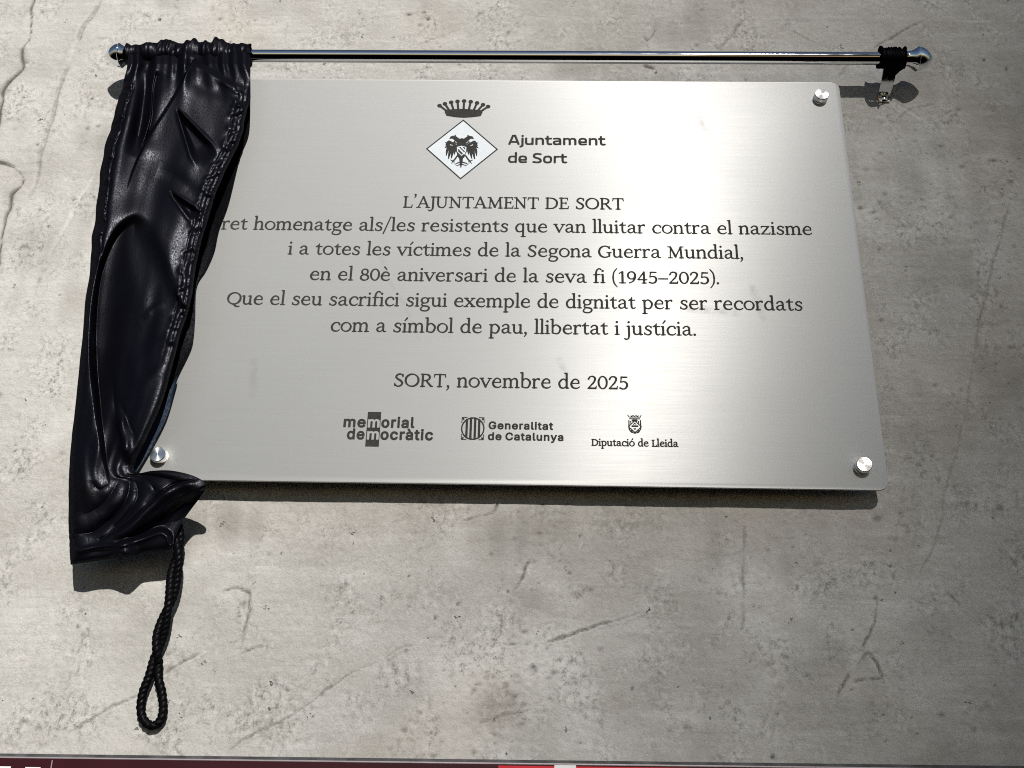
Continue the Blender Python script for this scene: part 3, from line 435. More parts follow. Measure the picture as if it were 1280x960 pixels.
SQUARE_SANS = {
'A': (132, ['9 -2 16 -3 20 -2 24 2 26 6 32 24 34 26 38 28 94 27 97 24 104 5 108 0 112 -2 118 -3 124 0 128 4 129 8 128 14 92 122 90 134 86 140 82 143 76 144 64 143 50 144 44 142 39 136 36 122 1 12 1 8 2 4 6 0', '44 53 43 54 43 58 60 112 62 115 64 116 66 115 68 112 86 58 87 54 84 52 82 52']),
'j': (46, ['1 -40 6 -41 10 -40 29 -30 34 -26 38 -20 41 -10 41 0 41 94 38 100 34 104 30 105 24 104 20 102 16 98 15 94 15 -4 14 -8 -2 -18 -4 -20 -6 -24 -7 -30 -6 -34 -2 -38', '27 114 32 114 36 116 40 120 42 126 42 132 40 136 36 140 30 142 24 142 20 140 16 135 14 130 14 124 16 120 21 116']),
'u': (116, ['89 -2 94 -3 100 -2 104 2 107 8 107 92 107 96 105 100 100 104 94 105 88 103 83 100 81 96 81 92 81 30 78 26 74 24 64 22 56 22 40 24 38 25 37 28 35 50 35 92 34 98 31 102 26 105 20 105 14 102 10 98 9 94 9 46 11 22 13 16 16 10 24 3 28 1 36 -1 60 -2 82 2']),
'n': (116, ['17 -2 22 -3 28 -2 32 2 34 6 35 10 35 68 36 71 38 74 42 75 62 80 70 79 76 77 78 75 79 72 81 50 81 10 82 4 86 0 92 -3 98 -2 102 0 104 2 106 6 107 10 108 50 106 70 105 78 102 86 98 92 94 96 88 100 82 102 66 104 54 103 36 98 34 99 28 104 22 105 16 104 12 100 10 96 9 92 9 10 10 6 12 2']),
't': (82, ['44 -2 56 -3 74 0 80 3 83 8 84 12 83 16 81 20 78 23 72 24 52 23 48 24 46 26 44 32 43 46 43 74 44 79 48 80 70 80 74 81 78 84 80 86 81 90 81 94 78 100 74 103 45 104 44 106 43 108 43 122 42 128 36 134 32 135 28 135 22 132 18 126 17 108 16 105 14 104 4 103 0 100 -3 96 -3 90 -2 86 2 82 6 81 14 80 16 78 18 34 21 18 24 12 28 6 36 1']),
'a': (112, ['34 -2 44 -3 54 -2 76 3 84 -2 90 -3 96 -1 101 4 102 10 103 44 102 58 101 76 99 84 96 90 91 96 86 99 80 102 72 104 48 105 16 101 12 100 8 96 7 92 7 86 10 82 14 79 18 78 42 81 54 81 70 78 74 76 74 74 75 70 74 68 72 67 46 66 26 62 16 56 10 49 7 40 6 32 8 22 11 14 14 8 20 3 26 0', '36 24 33 28 33 34 34 37 38 40 48 43 62 44 72 45 75 44 76 42 76 32 74 28 70 26 62 23 56 22 44 22']),
'm': (172, ['17 -2 22 -3 28 -2 32 2 34 6 35 10 35 70 36 74 38 76 42 78 54 80 60 80 66 77 68 75 69 72 71 56 71 8 72 4 76 0 80 -2 86 -3 92 0 96 4 97 10 97 72 100 75 104 78 110 80 116 80 122 80 128 77 130 75 131 72 133 52 133 10 134 4 138 0 144 -3 150 -2 154 0 158 4 159 8 160 52 158 76 155 84 152 90 146 96 140 100 132 103 122 104 114 104 106 103 100 101 88 95 86 95 74 101 60 104 50 104 36 100 32 101 24 105 18 104 14 102 10 98 9 92 9 10 10 6 12 2']),
'e': (114, ['57 -2 70 -1 98 2 103 6 106 12 105 16 103 20 100 23 96 24 56 22 42 24 39 26 37 28 37 30 38 32 40 33 80 33 94 32 98 33 102 36 105 42 105 72 103 80 99 88 92 95 84 101 74 104 62 105 50 105 36 103 27 100 21 96 16 90 12 82 8 68 7 56 7 42 9 30 12 20 18 10 24 4 32 0 42 -1', '36 55 34 58 35 68 38 76 42 78 54 81 66 81 74 78 77 74 79 68 79 60 78 57 76 55']),
'd': (116, ['89 -2 96 -3 102 0 106 4 107 10 107 144 106 148 102 152 98 154 94 155 90 154 86 152 84 150 82 146 81 142 81 106 80 102 78 101 76 101 60 103 46 103 32 100 24 96 18 90 12 80 9 70 7 54 7 40 10 24 16 12 24 4 32 0 46 -2 60 -1 80 4', '50 22 44 23 40 25 37 28 35 34 33 44 33 54 35 64 37 72 38 74 42 77 54 80 64 80 78 77 80 76 81 72 81 34 80 30 79 28 76 27 66 24 58 22']),
'S': (118, ['53 -3 68 -3 82 -1 92 2 98 6 104 12 109 21 111 31 111 41 109 49 106 55 100 62 92 69 78 77 50 86 40 91 37 95 35 99 36 107 38 111 42 114 50 117 58 119 68 119 98 114 103 115 108 119 110 123 110 127 108 133 102 137 66 143 54 143 40 141 30 137 22 132 15 125 11 115 9 105 10 93 13 83 20 74 26 69 34 64 64 54 72 50 80 45 85 39 85 33 82 27 80 25 74 23 54 21 16 26 10 24 6 21 4 17 4 11 6 7 10 4 14 2']),
'o': (116, ['41 -3 48 -4 68 -4 82 -1 88 1 94 5 100 12 104 19 107 27 109 39 109 63 107 77 102 87 98 93 92 98 84 103 76 105 68 106 48 106 36 104 28 101 22 97 16 90 12 83 9 75 7 63 7 39 9 25 14 14 22 5 30 0', '46 23 42 24 38 26 36 29 34 35 33 41 33 61 34 69 36 73 40 77 48 80 66 80 72 79 76 77 79 75 81 71 83 61 83 41 82 33 80 29 76 25 70 23 58 22']),
'r': (80, ['17 -2 22 -3 28 -2 32 2 34 6 35 10 35 68 37 74 40 77 44 79 72 80 77 82 80 86 82 92 80 98 76 102 70 104 54 104 34 101 26 104 22 105 16 104 12 100 10 98 9 92 9 10 10 6 12 2']),
' ': (46, [])}
PLAIN_SANS = {
'm': (171, ['9 -6 14 -8 30 -7 34 -6 36 -4 37 0 37 66 38 70 42 75 46 77 52 78 56 78 60 76 62 74 64 70 64 0 65 -4 67 -6 72 -8 88 -7 92 -6 94 -4 95 0 95 68 96 72 100 76 104 78 110 78 114 78 118 76 120 74 121 70 121 0 123 -4 125 -6 128 -7 146 -7 149 -6 151 -4 152 0 152 70 150 84 144 94 140 99 134 103 126 106 118 108 108 108 100 106 91 102 84 96 73 104 68 106 62 108 50 107 36 102 34 105 30 106 14 106 10 105 7 102 6 98 6 0 7 -4']),
'e': (117, ['41 -8 51 -9 61 -9 71 -8 80 -4 89 2 95 8 99 14 102 22 102 26 99 30 81 35 77 35 75 33 70 26 67 23 63 21 57 20 49 20 43 23 39 26 35 32 34 36 35 37 97 37 101 38 104 42 104 54 103 66 100 76 95 86 89 93 83 98 75 103 65 106 55 107 43 107 33 103 25 99 17 92 11 84 6 76 3 64 1 52 2 38 5 26 9 17 15 8 23 0 33 -5', '35 66 38 72 43 76 47 77 53 78 59 78 63 76 68 72 71 66 69 65 37 65']),
'o': (120, ['41 -8 53 -10 65 -9 75 -6 83 -1 91 5 97 13 102 22 105 34 107 46 106 60 103 72 99 82 93 90 85 98 75 103 65 106 53 107 43 106 33 103 25 99 17 92 11 84 6 76 3 64 1 52 2 40 4 28 8 18 13 10 21 2 30 -4', '51 20 47 21 43 23 37 30 33 42 33 54 36 66 41 73 47 77 57 78 65 75 69 72 71 68 75 56 75 44 72 32 67 24 61 21']),
'r': (80, ['9 -6 14 -8 30 -7 34 -6 36 -4 37 0 38 66 41 72 46 76 54 77 64 76 68 78 70 80 71 84 71 100 70 104 68 106 64 107 50 107 44 106 36 102 34 105 30 106 14 106 10 105 7 102 6 98 6 0 7 -4']),
'i': (56, ['9 -6 13 -7 31 -7 35 -5 37 0 37 100 35 104 33 105 27 107 25 108 31 110 37 115 40 122 40 128 38 134 35 138 31 142 25 144 17 143 11 140 5 134 3 128 4 122 7 115 13 110 18 108 17 107 11 106 9 104 6 100 6 0 7 -4']),
'a': (114, ['29 -8 38 -10 48 -9 56 -8 64 -4 72 -7 88 -7 92 -6 95 -2 95 66 94 78 91 86 86 94 79 100 70 104 64 106 48 107 38 106 28 103 20 99 13 94 8 87 3 78 3 74 6 70 26 64 31 66 37 74 42 77 46 78 52 79 58 78 62 75 64 72 64 68 62 67 30 62 18 58 10 52 6 47 3 42 1 34 0 26 2 18 5 10 9 4 14 -1 22 -6', '40 20 36 21 32 24 32 30 34 32 38 34 46 36 64 38 64 34 63 30 58 23 50 20']),
'l': (62, ['25 -7 36 -8 50 -6 54 -3 54 1 52 15 50 19 46 21 37 21 37 131 36 135 35 137 32 140 14 140 11 139 8 137 6 133 6 19 8 9 12 3 18 -3']),
'd': (123, ['39 -8 49 -10 59 -9 67 -7 73 -3 75 -4 77 -6 81 -7 97 -7 101 -6 104 -2 104 132 103 137 99 140 81 140 77 139 75 137 73 132 73 101 65 105 55 107 43 107 33 104 25 100 17 93 11 86 6 76 3 64 1 50 2 36 6 22 11 12 19 3 28 -4', '51 20 47 21 43 23 39 26 37 30 33 40 33 54 35 64 39 72 45 77 49 78 55 78 63 76 69 70 73 60 73 46 71 34 67 26 61 21 57 20']),
'c': (115, ['41 -8 51 -10 61 -9 71 -7 79 -4 87 2 93 8 98 16 102 26 101 30 97 34 79 38 74 36 70 28 65 23 61 21 51 20 47 21 43 23 39 27 36 32 33 44 33 58 35 64 38 70 41 74 45 76 53 78 61 77 65 75 68 72 73 64 75 62 79 61 97 65 99 66 101 70 101 74 99 81 95 88 91 93 81 100 75 103 67 106 57 107 47 107 37 105 27 100 19 94 12 86 6 76 3 66 2 54 2 40 4 28 8 18 13 10 21 2 30 -4']),
'à': (114, ['29 -8 38 -10 48 -9 56 -8 64 -4 72 -7 88 -7 92 -6 94 -4 95 0 95 68 93 82 89 90 82 97 74 103 64 106 63 108 63 110 63 114 51 140 48 144 44 145 24 145 20 142 18 138 19 134 36 108 36 106 24 101 14 94 7 86 3 76 4 72 8 69 26 64 31 66 37 74 42 77 46 78 52 79 58 78 62 75 64 72 64 68 62 67 30 62 18 58 10 52 6 47 3 42 1 34 0 26 2 18 5 10 9 4 14 -1 22 -6', '40 20 36 21 32 24 32 30 34 32 38 34 46 36 64 38 64 34 63 30 58 23 50 20']),
't': (72, ['32 -7 42 -9 52 -8 60 -6 63 -1 60 15 58 19 54 21 42 21 40 25 41 77 42 78 54 78 57 79 59 81 61 85 61 99 59 103 56 106 42 106 41 107 40 123 39 127 37 129 34 130 16 130 12 128 10 125 9 107 8 106 0 106 -4 103 -5 101 -6 85 -5 81 -2 79 0 78 9 77 9 21 12 11 15 5 20 -1 26 -5']),
'G': (148, ['55 -8 68 -9 82 -8 94 -5 104 0 114 8 121 16 128 28 131 40 132 50 132 68 128 73 122 74 72 74 69 72 67 70 66 66 66 52 67 48 68 46 72 44 99 44 99 42 98 40 94 32 88 27 82 23 76 22 68 21 62 22 56 24 47 30 40 40 37 48 35 58 35 70 36 80 38 88 42 97 48 104 54 108 60 110 68 111 76 110 83 108 88 105 92 101 96 95 100 86 104 83 124 83 128 85 130 88 130 94 126 106 122 114 116 122 108 129 100 134 90 138 80 141 68 142 54 140 42 136 30 129 21 120 14 110 7 96 4 82 3 66 4 50 7 36 14 22 21 12 30 3 42 -4']),
'n': (119, ['9 -6 14 -8 30 -7 34 -6 36 -4 37 0 38 65 40 70 44 75 48 77 54 78 60 77 64 76 67 72 69 66 69 0 71 -4 74 -7 78 -8 94 -7 97 -6 99 -4 100 0 100 72 98 80 95 88 90 95 84 100 74 105 62 107 50 107 38 102 36 102 34 105 30 106 12 106 10 105 8 103 6 98 6 0 7 -4']),
'C': (145, ['55 -8 68 -9 80 -8 92 -5 104 1 114 8 122 18 127 28 130 40 130 44 129 46 124 49 104 49 100 46 96 36 90 28 80 23 70 21 60 22 52 26 45 32 40 40 37 48 35 58 35 70 36 80 38 88 42 97 48 104 54 108 62 110 70 111 78 110 84 108 90 104 94 100 97 94 100 86 104 83 124 83 128 86 130 88 130 94 126 106 122 114 116 122 108 129 100 134 92 138 82 140 70 142 56 140 43 136 32 130 22 122 14 111 9 100 5 86 3 72 4 54 6 40 12 26 19 14 29 4 42 -4']),
'u': (119, ['35 -7 44 -9 54 -8 62 -7 70 -3 76 -7 94 -7 98 -6 100 -3 100 1 100 99 99 103 96 106 76 106 73 105 71 103 69 99 69 35 67 29 64 25 60 22 54 21 48 21 44 23 40 27 38 32 37 99 36 103 32 106 28 106 12 106 7 103 6 99 6 37 8 21 12 11 18 3 26 -3']),
'y': (114, ['12 -44 27 -45 39 -42 49 -36 56 -26 60 -18 104 96 104 100 103 103 101 105 97 106 79 106 75 104 73 102 51 41 29 100 27 104 23 106 5 106 1 105 -2 102 -3 100 -3 96 34 0 32 -8 29 -14 27 -15 15 -15 11 -17 9 -20 5 -34 5 -38 8 -42']),
'D': (143, ['11 -6 16 -8 58 -7 68 -7 78 -5 90 -1 100 4 109 12 116 21 123 36 126 50 128 66 126 82 123 96 117 110 109 120 98 130 92 133 82 137 64 140 16 140 12 139 9 136 8 132 8 0 9 -4', '42 22 40 24 40 108 42 110 60 110 68 109 76 107 82 103 87 98 91 92 94 84 96 74 96 62 95 52 93 44 90 38 86 33 82 29 76 26 64 23']),
'p': (123, ['9 -43 14 -45 30 -45 34 -43 36 -41 37 -37 37 -5 38 -4 46 -8 56 -9 66 -9 76 -7 84 -3 92 3 98 10 103 19 107 29 109 41 109 57 107 69 102 81 96 91 88 99 80 103 70 107 60 107 48 106 38 102 36 102 33 105 30 106 12 106 7 103 6 99 6 -37 7 -41', '52 20 48 22 44 25 39 33 37 45 38 59 41 69 46 75 52 78 62 78 66 77 70 74 74 67 78 55 77 41 74 31 72 27 68 23 62 20']),
'ó': (120, ['41 -8 51 -10 61 -9 71 -7 81 -3 89 3 95 10 101 20 104 30 106 42 106 56 104 68 101 78 95 88 87 96 79 102 68 106 67 108 84 136 84 140 83 142 79 145 59 145 55 144 52 140 40 114 40 106 33 103 27 100 17 92 9 82 4 68 2 56 2 42 4 30 7 20 13 10 21 2 30 -4', '51 20 47 21 43 23 37 30 33 42 33 54 36 66 41 73 47 77 57 78 65 75 69 72 71 68 75 56 75 44 72 32 67 24 61 21']),
' ': (45, [])}
SLAB = {
'i': (48, ['22 -8 46 -4 50 -1 52 4 51 8 48 12 44 14 39 14 38 16 37 90 35 96 33 100 28 104 24 104 2 98 -2 95 -3 90 -3 86 0 83 4 81 9 80 10 78 10 18 10 16 9 14 2 13 -2 10 -3 6 -3 2 -2 -2 2 -4 14 -5', '17 118 22 117 28 118 34 122 37 126 39 132 38 138 34 144 30 147 24 149 18 148 12 144 8 138 7 132 9 126 12 122']),
'l': (48, ['22 -8 46 -4 50 -1 52 4 51 8 48 12 44 14 39 14 38 16 38 152 36 158 34 162 30 165 24 167 2 162 -2 159 -3 154 -3 150 0 147 8 144 10 143 10 140 10 18 10 16 9 14 2 13 -2 10 -3 6 -3 2 -2 -2 2 -4 14 -5']),
'u': (106, ['77 -7 82 -8 92 -5 100 -4 105 -1 107 3 108 7 106 11 102 14 96 15 94 17 94 91 91 99 86 103 80 104 60 101 56 99 54 97 53 91 54 87 58 84 64 82 66 81 66 33 64 27 60 21 56 17 50 16 45 17 40 19 37 25 35 43 36 91 33 99 28 103 22 104 2 101 -2 99 -5 93 -4 88 0 84 6 82 8 81 8 35 11 17 16 7 24 -1 36 -6 50 -6 58 -5 66 -1 68 -1 72 -5']),
'c': (92, ['44 -6 59 -7 75 -2 85 4 95 18 95 22 93 26 89 29 85 29 81 28 73 20 69 18 59 15 51 16 43 19 38 22 35 27 31 36 29 48 31 60 40 76 44 80 49 83 59 85 67 82 69 80 72 68 75 64 79 62 85 61 89 62 93 64 96 68 97 72 97 78 89 94 85 98 79 102 67 106 59 107 45 106 37 103 27 98 20 92 12 82 6 72 2 60 1 48 2 36 7 22 13 12 19 4 25 0 35 -4']),
'e': (98, ['45 -6 61 -7 69 -5 79 -1 89 7 96 16 97 20 95 26 91 29 87 29 83 28 73 19 63 15 57 15 49 17 41 20 37 24 33 30 30 40 31 43 73 46 83 45 89 47 93 52 93 56 92 74 88 86 83 92 75 99 67 104 57 107 49 107 39 104 31 101 23 94 13 82 7 72 4 64 1 52 1 44 3 32 7 22 13 11 20 4 26 0 35 -4', '35 65 36 70 43 80 48 84 53 85 57 84 63 80 68 74 69 70 69 66 67 65 39 64']),
'a': (98, ['27 -5 35 -6 43 -5 51 -2 61 5 73 -4 83 -6 99 -1 101 1 103 5 102 11 99 15 95 16 85 16 83 19 82 29 82 73 79 87 75 93 71 98 65 102 55 106 41 106 27 102 17 95 7 85 6 81 6 75 7 71 12 67 17 65 23 66 27 69 35 81 39 84 45 85 49 84 52 81 55 77 55 67 54 65 37 62 21 56 11 49 6 43 3 37 2 25 3 17 6 11 15 1 21 -3', '37 16 33 18 29 23 28 27 29 31 39 40 45 43 53 45 55 43 54 27 45 18 41 16']),
't': (70, ['38 -6 48 -7 58 -4 73 8 75 14 72 20 66 23 62 22 52 16 50 16 47 16 44 32 44 79 46 81 66 83 71 86 72 92 70 98 66 101 44 102 43 104 43 124 40 129 34 131 28 128 21 114 8 103 0 98 -3 94 -4 90 -2 84 2 81 8 80 16 80 18 78 17 38 18 22 20 14 25 4 30 -2']),
'd': (106, ['33 -5 42 -6 52 -6 68 0 74 -4 78 -6 100 -5 106 -1 107 3 107 7 106 11 102 14 96 16 94 19 94 153 91 161 88 164 84 166 80 167 60 163 56 161 53 157 53 153 54 149 58 146 66 143 66 141 66 103 54 107 46 106 38 104 30 100 22 94 14 85 6 73 2 63 0 53 0 43 3 31 8 17 12 10 18 3 26 -3', '44 17 36 20 33 25 28 41 28 53 32 63 41 77 47 83 54 85 56 85 59 81 66 71 66 31 64 24 59 19 52 16']),
'p': (108, ['17 -60 22 -62 26 -62 36 -58 48 -57 54 -54 56 -48 54 -42 50 -39 40 -38 38 -36 38 -5 40 -4 54 -8 62 -8 72 -6 78 -3 85 2 92 11 98 21 103 34 106 46 106 56 105 66 102 72 96 82 84 94 76 101 66 106 58 107 50 106 34 100 28 104 22 104 2 98 -1 96 -3 92 -3 88 -1 84 2 82 9 80 10 78 10 -34 10 -37 9 -38 2 -39 -2 -42 -3 -46 -3 -50 -2 -54 2 -57 12 -58', '46 16 40 20 38 24 38 68 40 74 46 82 50 84 54 85 61 82 72 70 78 60 78 50 74 32 70 24 66 18 62 16 56 15 50 15']),
'L': (96, ['20 -7 26 -9 38 -6 88 -6 92 -5 95 -1 97 3 98 11 102 33 101 37 98 41 94 42 90 42 86 39 84 37 80 18 78 15 44 15 41 17 40 115 42 117 50 118 54 120 56 125 56 129 54 133 50 136 38 137 26 140 14 137 4 136 0 132 -2 127 -1 123 2 119 6 117 10 117 12 115 12 19 12 17 10 15 4 14 0 11 -2 7 -2 3 0 -2 4 -5 14 -6']),
'D': (135, ['21 -8 28 -9 38 -6 68 -6 82 -3 94 2 108 12 116 19 122 28 128 42 132 56 133 70 132 84 127 96 120 107 108 118 96 127 84 132 74 134 38 137 28 140 24 140 14 137 8 136 2 132 0 128 1 122 5 118 11 116 12 114 12 18 12 16 10 14 6 13 2 10 0 6 0 2 2 -2 6 -5 16 -6', '42 15 40 18 40 112 42 116 44 116 70 111 79 108 85 104 93 96 100 86 103 78 103 70 102 56 99 44 95 36 87 28 78 21 70 17']),
'ó': (106, ['47 -6 59 -7 67 -5 79 -1 87 4 95 12 101 20 107 34 108 44 107 58 105 66 100 78 94 86 85 95 75 101 67 104 53 107 41 106 33 104 21 97 14 92 9 86 2 74 -1 66 -2 56 -1 42 1 34 6 22 11 15 20 6 27 1 39 -4', '45 15 35 21 31 25 27 32 24 44 26 58 31 70 39 80 49 85 55 85 61 85 71 79 75 75 79 68 82 56 80 42 75 30 67 20 57 15 51 15', '46 114 51 113 55 114 81 144 83 148 83 152 81 156 77 161 69 163 65 162 60 158 41 124 42 118']),
' ': (56, [])}
CROWN = ['-999 3126 -985 3125 -831 3136 -685 3161 -672 3166 -662 3174 -655 3188 -652 3214 -637 3245 -635 3254 -636 3271 -558 3340 -553 3341 -540 3340 -527 3341 -518 3344 -509 3350 -499 3364 -495 3377 -495 3390 -500 3403 -512 3416 -527 3424 -545 3424 -558 3420 -569 3412 -575 3403 -580 3390 -582 3372 -586 3368 -667 3302 -672 3300 -688 3302 -689 3306 -641 3377 -637 3381 -619 3384 -607 3390 -598 3399 -591 3412 -590 3421 -591 3434 -594 3443 -602 3454 -611 3461 -624 3466 -637 3467 -646 3465 -659 3458 -669 3447 -673 3438 -675 3430 -675 3421 -672 3403 -738 3310 -743 3307 -772 3311 -773 3315 -741 3416 -738 3421 -721 3429 -712 3437 -706 3447 -702 3460 -704 3478 -708 3487 -716 3496 -725 3502 -734 3506 -743 3507 -756 3506 -765 3502 -774 3496 -782 3487 -786 3478 -788 3469 -787 3456 -778 3434 -778 3430 -817 3318 -822 3315 -866 3319 -868 3324 -868 3328 -851 3447 -848 3452 -835 3460 -828 3469 -823 3478 -821 3491 -825 3509 -835 3523 -844 3529 -853 3533 -870 3534 -883 3530 -894 3522 -901 3513 -906 3500 -907 3487 -905 3478 -901 3469 -892 3458 -891 3452 -912 3324 -919 3322 -967 3326 -969 3328 -969 3333 -969 3465 -966 3469 -956 3478 -950 3487 -946 3496 -945 3509 -949 3525 -958 3537 -971 3546 -985 3549 -1002 3547 -1015 3540 -1026 3526 -1030 3513 -1030 3500 -1028 3491 -1023 3482 -1010 3469 -1009 3465 -1012 3333 -1013 3328 -1015 3326 -1064 3324 -1068 3325 -1070 3328 -1086 3460 -1076 3474 -1071 3482 -1069 3491 -1068 3504 -1073 3517 -1079 3526 -1090 3535 -1099 3539 -1117 3540 -1125 3538 -1134 3534 -1147 3521 -1152 3512 -1154 3500 -1152 3487 -1149 3478 -1143 3469 -1130 3459 -1127 3456 -1126 3452 -1112 3328 -1113 3324 -1117 3322 -1161 3320 -1197 3438 -1198 3443 -1190 3456 -1186 3465 -1185 3478 -1187 3487 -1191 3496 -1197 3504 -1205 3511 -1213 3515 -1222 3517 -1235 3517 -1244 3515 -1253 3510 -1259 3504 -1266 3495 -1270 3487 -1271 3474 -1269 3460 -1262 3448 -1253 3440 -1240 3433 -1236 3430 -1205 3320 -1206 3315 -1209 3314 -1240 3311 -1244 3311 -1304 3412 -1306 3416 -1301 3430 -1300 3438 -1302 3452 -1310 3466 -1323 3477 -1332 3480 -1345 3482 -1359 3479 -1369 3474 -1378 3465 -1383 3456 -1386 3443 -1385 3430 -1380 3416 -1372 3407 -1359 3399 -1341 3394 -1292 3311 -1293 3306 -1297 3305 -1306 3308 -1398 3386 -1402 3412 -1407 3422 -1416 3431 -1425 3436 -1438 3439 -1451 3439 -1464 3434 -1477 3421 -1484 3408 -1484 3390 -1482 3381 -1477 3373 -1469 3363 -1455 3356 -1442 3354 -1425 3355 -1341 3283 -1338 3280 -1341 3258 -1338 3245 -1321 3214 -1318 3196 -1316 3188 -1310 3178 -1301 3171 -1288 3165 -1143 3136']
EAGLE = ['-992 2018 -985 2020 -982 2025 -974 2076 -973 2080 -912 2059 -883 2053 -880 2054 -878 2057 -880 2061 -969 2104 -968 2118 -966 2123 -912 2106 -864 2081 -861 2082 -857 2086 -857 2089 -860 2092 -899 2126 -960 2150 -963 2153 -958 2220 -957 2223 -945 2233 -937 2242 -931 2254 -925 2272 -883 2198 -858 2169 -851 2105 -848 2103 -845 2102 -841 2105 -840 2108 -839 2143 -838 2148 -833 2143 -805 2105 -800 2102 -795 2105 -794 2108 -795 2111 -814 2153 -813 2156 -778 2182 -776 2185 -777 2190 -781 2192 -784 2191 -825 2174 -859 2217 -902 2286 -905 2288 -912 2290 -918 2289 -921 2286 -923 2287 -922 2290 -900 2361 -889 2380 -884 2358 -860 2294 -857 2292 -854 2292 -851 2297 -848 2346 -845 2344 -840 2316 -810 2220 -807 2217 -803 2215 -797 2215 -793 2218 -791 2223 -796 2310 -795 2319 -793 2321 -757 2210 -755 2207 -749 2204 -745 2204 -740 2207 -738 2214 -745 2326 -753 2367 -754 2377 -752 2378 -720 2281 -717 2277 -710 2275 -705 2278 -703 2281 -702 2284 -705 2390 -721 2457 -720 2460 -694 2442 -688 2443 -685 2447 -686 2454 -718 2505 -717 2507 -704 2501 -701 2501 -697 2502 -695 2505 -695 2511 -717 2540 -711 2546 -694 2558 -693 2562 -693 2566 -697 2570 -717 2570 -720 2571 -737 2591 -743 2601 -749 2607 -761 2612 -774 2612 -784 2609 -848 2567 -899 2522 -902 2523 -904 2530 -902 2532 -896 2533 -893 2535 -854 2567 -850 2572 -848 2582 -851 2590 -867 2603 -873 2604 -877 2602 -879 2604 -844 2646 -841 2647 -816 2654 -787 2644 -781 2645 -777 2649 -777 2654 -790 2681 -792 2690 -798 2700 -803 2704 -809 2707 -845 2715 -857 2720 -870 2722 -883 2739 -886 2741 -893 2741 -896 2738 -899 2732 -898 2710 -899 2706 -957 2656 -960 2655 -982 2662 -998 2663 -1017 2660 -1037 2652 -1049 2660 -1105 2706 -1108 2710 -1109 2713 -1110 2735 -1113 2740 -1120 2741 -1126 2737 -1136 2722 -1149 2720 -1161 2715 -1197 2706 -1206 2700 -1213 2690 -1215 2678 -1226 2652 -1225 2649 -1223 2646 -1219 2644 -1216 2644 -1190 2654 -1187 2654 -1161 2646 -1125 2607 -1126 2605 -1133 2603 -1139 2595 -1145 2591 -1149 2586 -1150 2578 -1148 2572 -1145 2569 -1145 2566 -1213 2608 -1219 2611 -1229 2613 -1241 2610 -1251 2605 -1277 2571 -1280 2570 -1296 2571 -1301 2569 -1303 2566 -1304 2562 -1302 2559 -1277 2540 -1278 2537 -1297 2511 -1297 2505 -1294 2502 -1289 2501 -1277 2507 -1274 2505 -1302 2454 -1303 2447 -1299 2443 -1293 2442 -1270 2460 -1267 2457 -1278 2386 -1274 2284 -1271 2278 -1267 2276 -1261 2276 -1256 2281 -1229 2390 -1227 2386 -1228 2377 -1234 2322 -1232 2210 -1229 2205 -1222 2204 -1216 2207 -1214 2210 -1186 2316 -1184 2332 -1182 2313 -1180 2223 -1177 2217 -1174 2215 -1168 2215 -1164 2217 -1161 2223 -1138 2319 -1136 2343 -1133 2346 -1126 2297 -1123 2292 -1120 2292 -1117 2293 -1097 2361 -1094 2375 -1086 2361 -1065 2294 -1065 2290 -1072 2287 -1075 2284 -1113 2214 -1141 2175 -1142 2174 -1187 2192 -1190 2191 -1192 2188 -1193 2185 -1190 2181 -1155 2156 -1152 2153 -1168 2111 -1169 2108 -1168 2105 -1165 2103 -1161 2103 -1158 2105 -1129 2148 -1127 2146 -1126 2143 -1122 2105 -1117 2102 -1113 2104 -1111 2108 -1110 2169 -1107 2174 -1087 2198 -1059 2255 -1056 2255 -1047 2239 -1031 2223 -1020 2146 -1021 2143 -1065 2125 -1102 2092 -1104 2089 -1104 2086 -1101 2082 -1097 2081 -1053 2106 -1017 2117 -1015 2114 -1012 2095 -1053 2074 -1078 2062 -1081 2060 -1081 2057 -1078 2053 -1075 2053 -1049 2058 -1011 2072 -1008 2072 -1000 2025 -998 2022', '-992 2276 -997 2281 -1072 2365 -1080 2466 -1077 2473 -1072 2476 -995 2499 -912 2475 -908 2473 -906 2466 -909 2367 -912 2362 -929 2342 -929 2338 -923 2332 -921 2327 -921 2322 -922 2316 -928 2309 -937 2306 -944 2306 -953 2312 -982 2278 -985 2276', '-991 2303 -989 2300 -985 2303 -967 2326 -967 2329 -1056 2431 -1058 2428 -1054 2374', '-946 2358 -944 2356 -941 2358 -929 2374 -938 2380 -1005 2452 -1008 2460 -1006 2470 -1008 2472 -1042 2463 -1032 2457', '-929 2415 -927 2415 -927 2418 -925 2457 -928 2459 -976 2471 -978 2470', '-1165 2491 -1171 2500 -1181 2506 -1190 2507 -1203 2503 -1204 2505 -1204 2518 -1206 2524 -1210 2530 -1209 2533 -1181 2520 -1151 2498 -1151 2495', '-829 2492 -841 2496 -842 2498 -813 2520 -781 2536 -779 2534 -785 2527 -788 2521 -789 2505 -800 2507 -809 2506 -819 2500 -825 2491', '-1091 2520 -1122 2546 -1120 2549 -1097 2533 -1091 2533 -1085 2537 -1084 2534 -1087 2521 -1088 2518', '-777 2535 -780 2537 -774 2539 -774 2537', '-771 2539 -774 2540 -768 2543 -765 2540', '-1081 2546 -1084 2550 -1120 2587 -1120 2601 -1108 2588 -1080 2562 -1079 2559', '-1126 2550 -1134 2556 -1133 2559 -1121 2550 -1123 2547', '-909 2553 -913 2566 -912 2569 -890 2591 -880 2603 -878 2601 -878 2598 -878 2588 -879 2585']
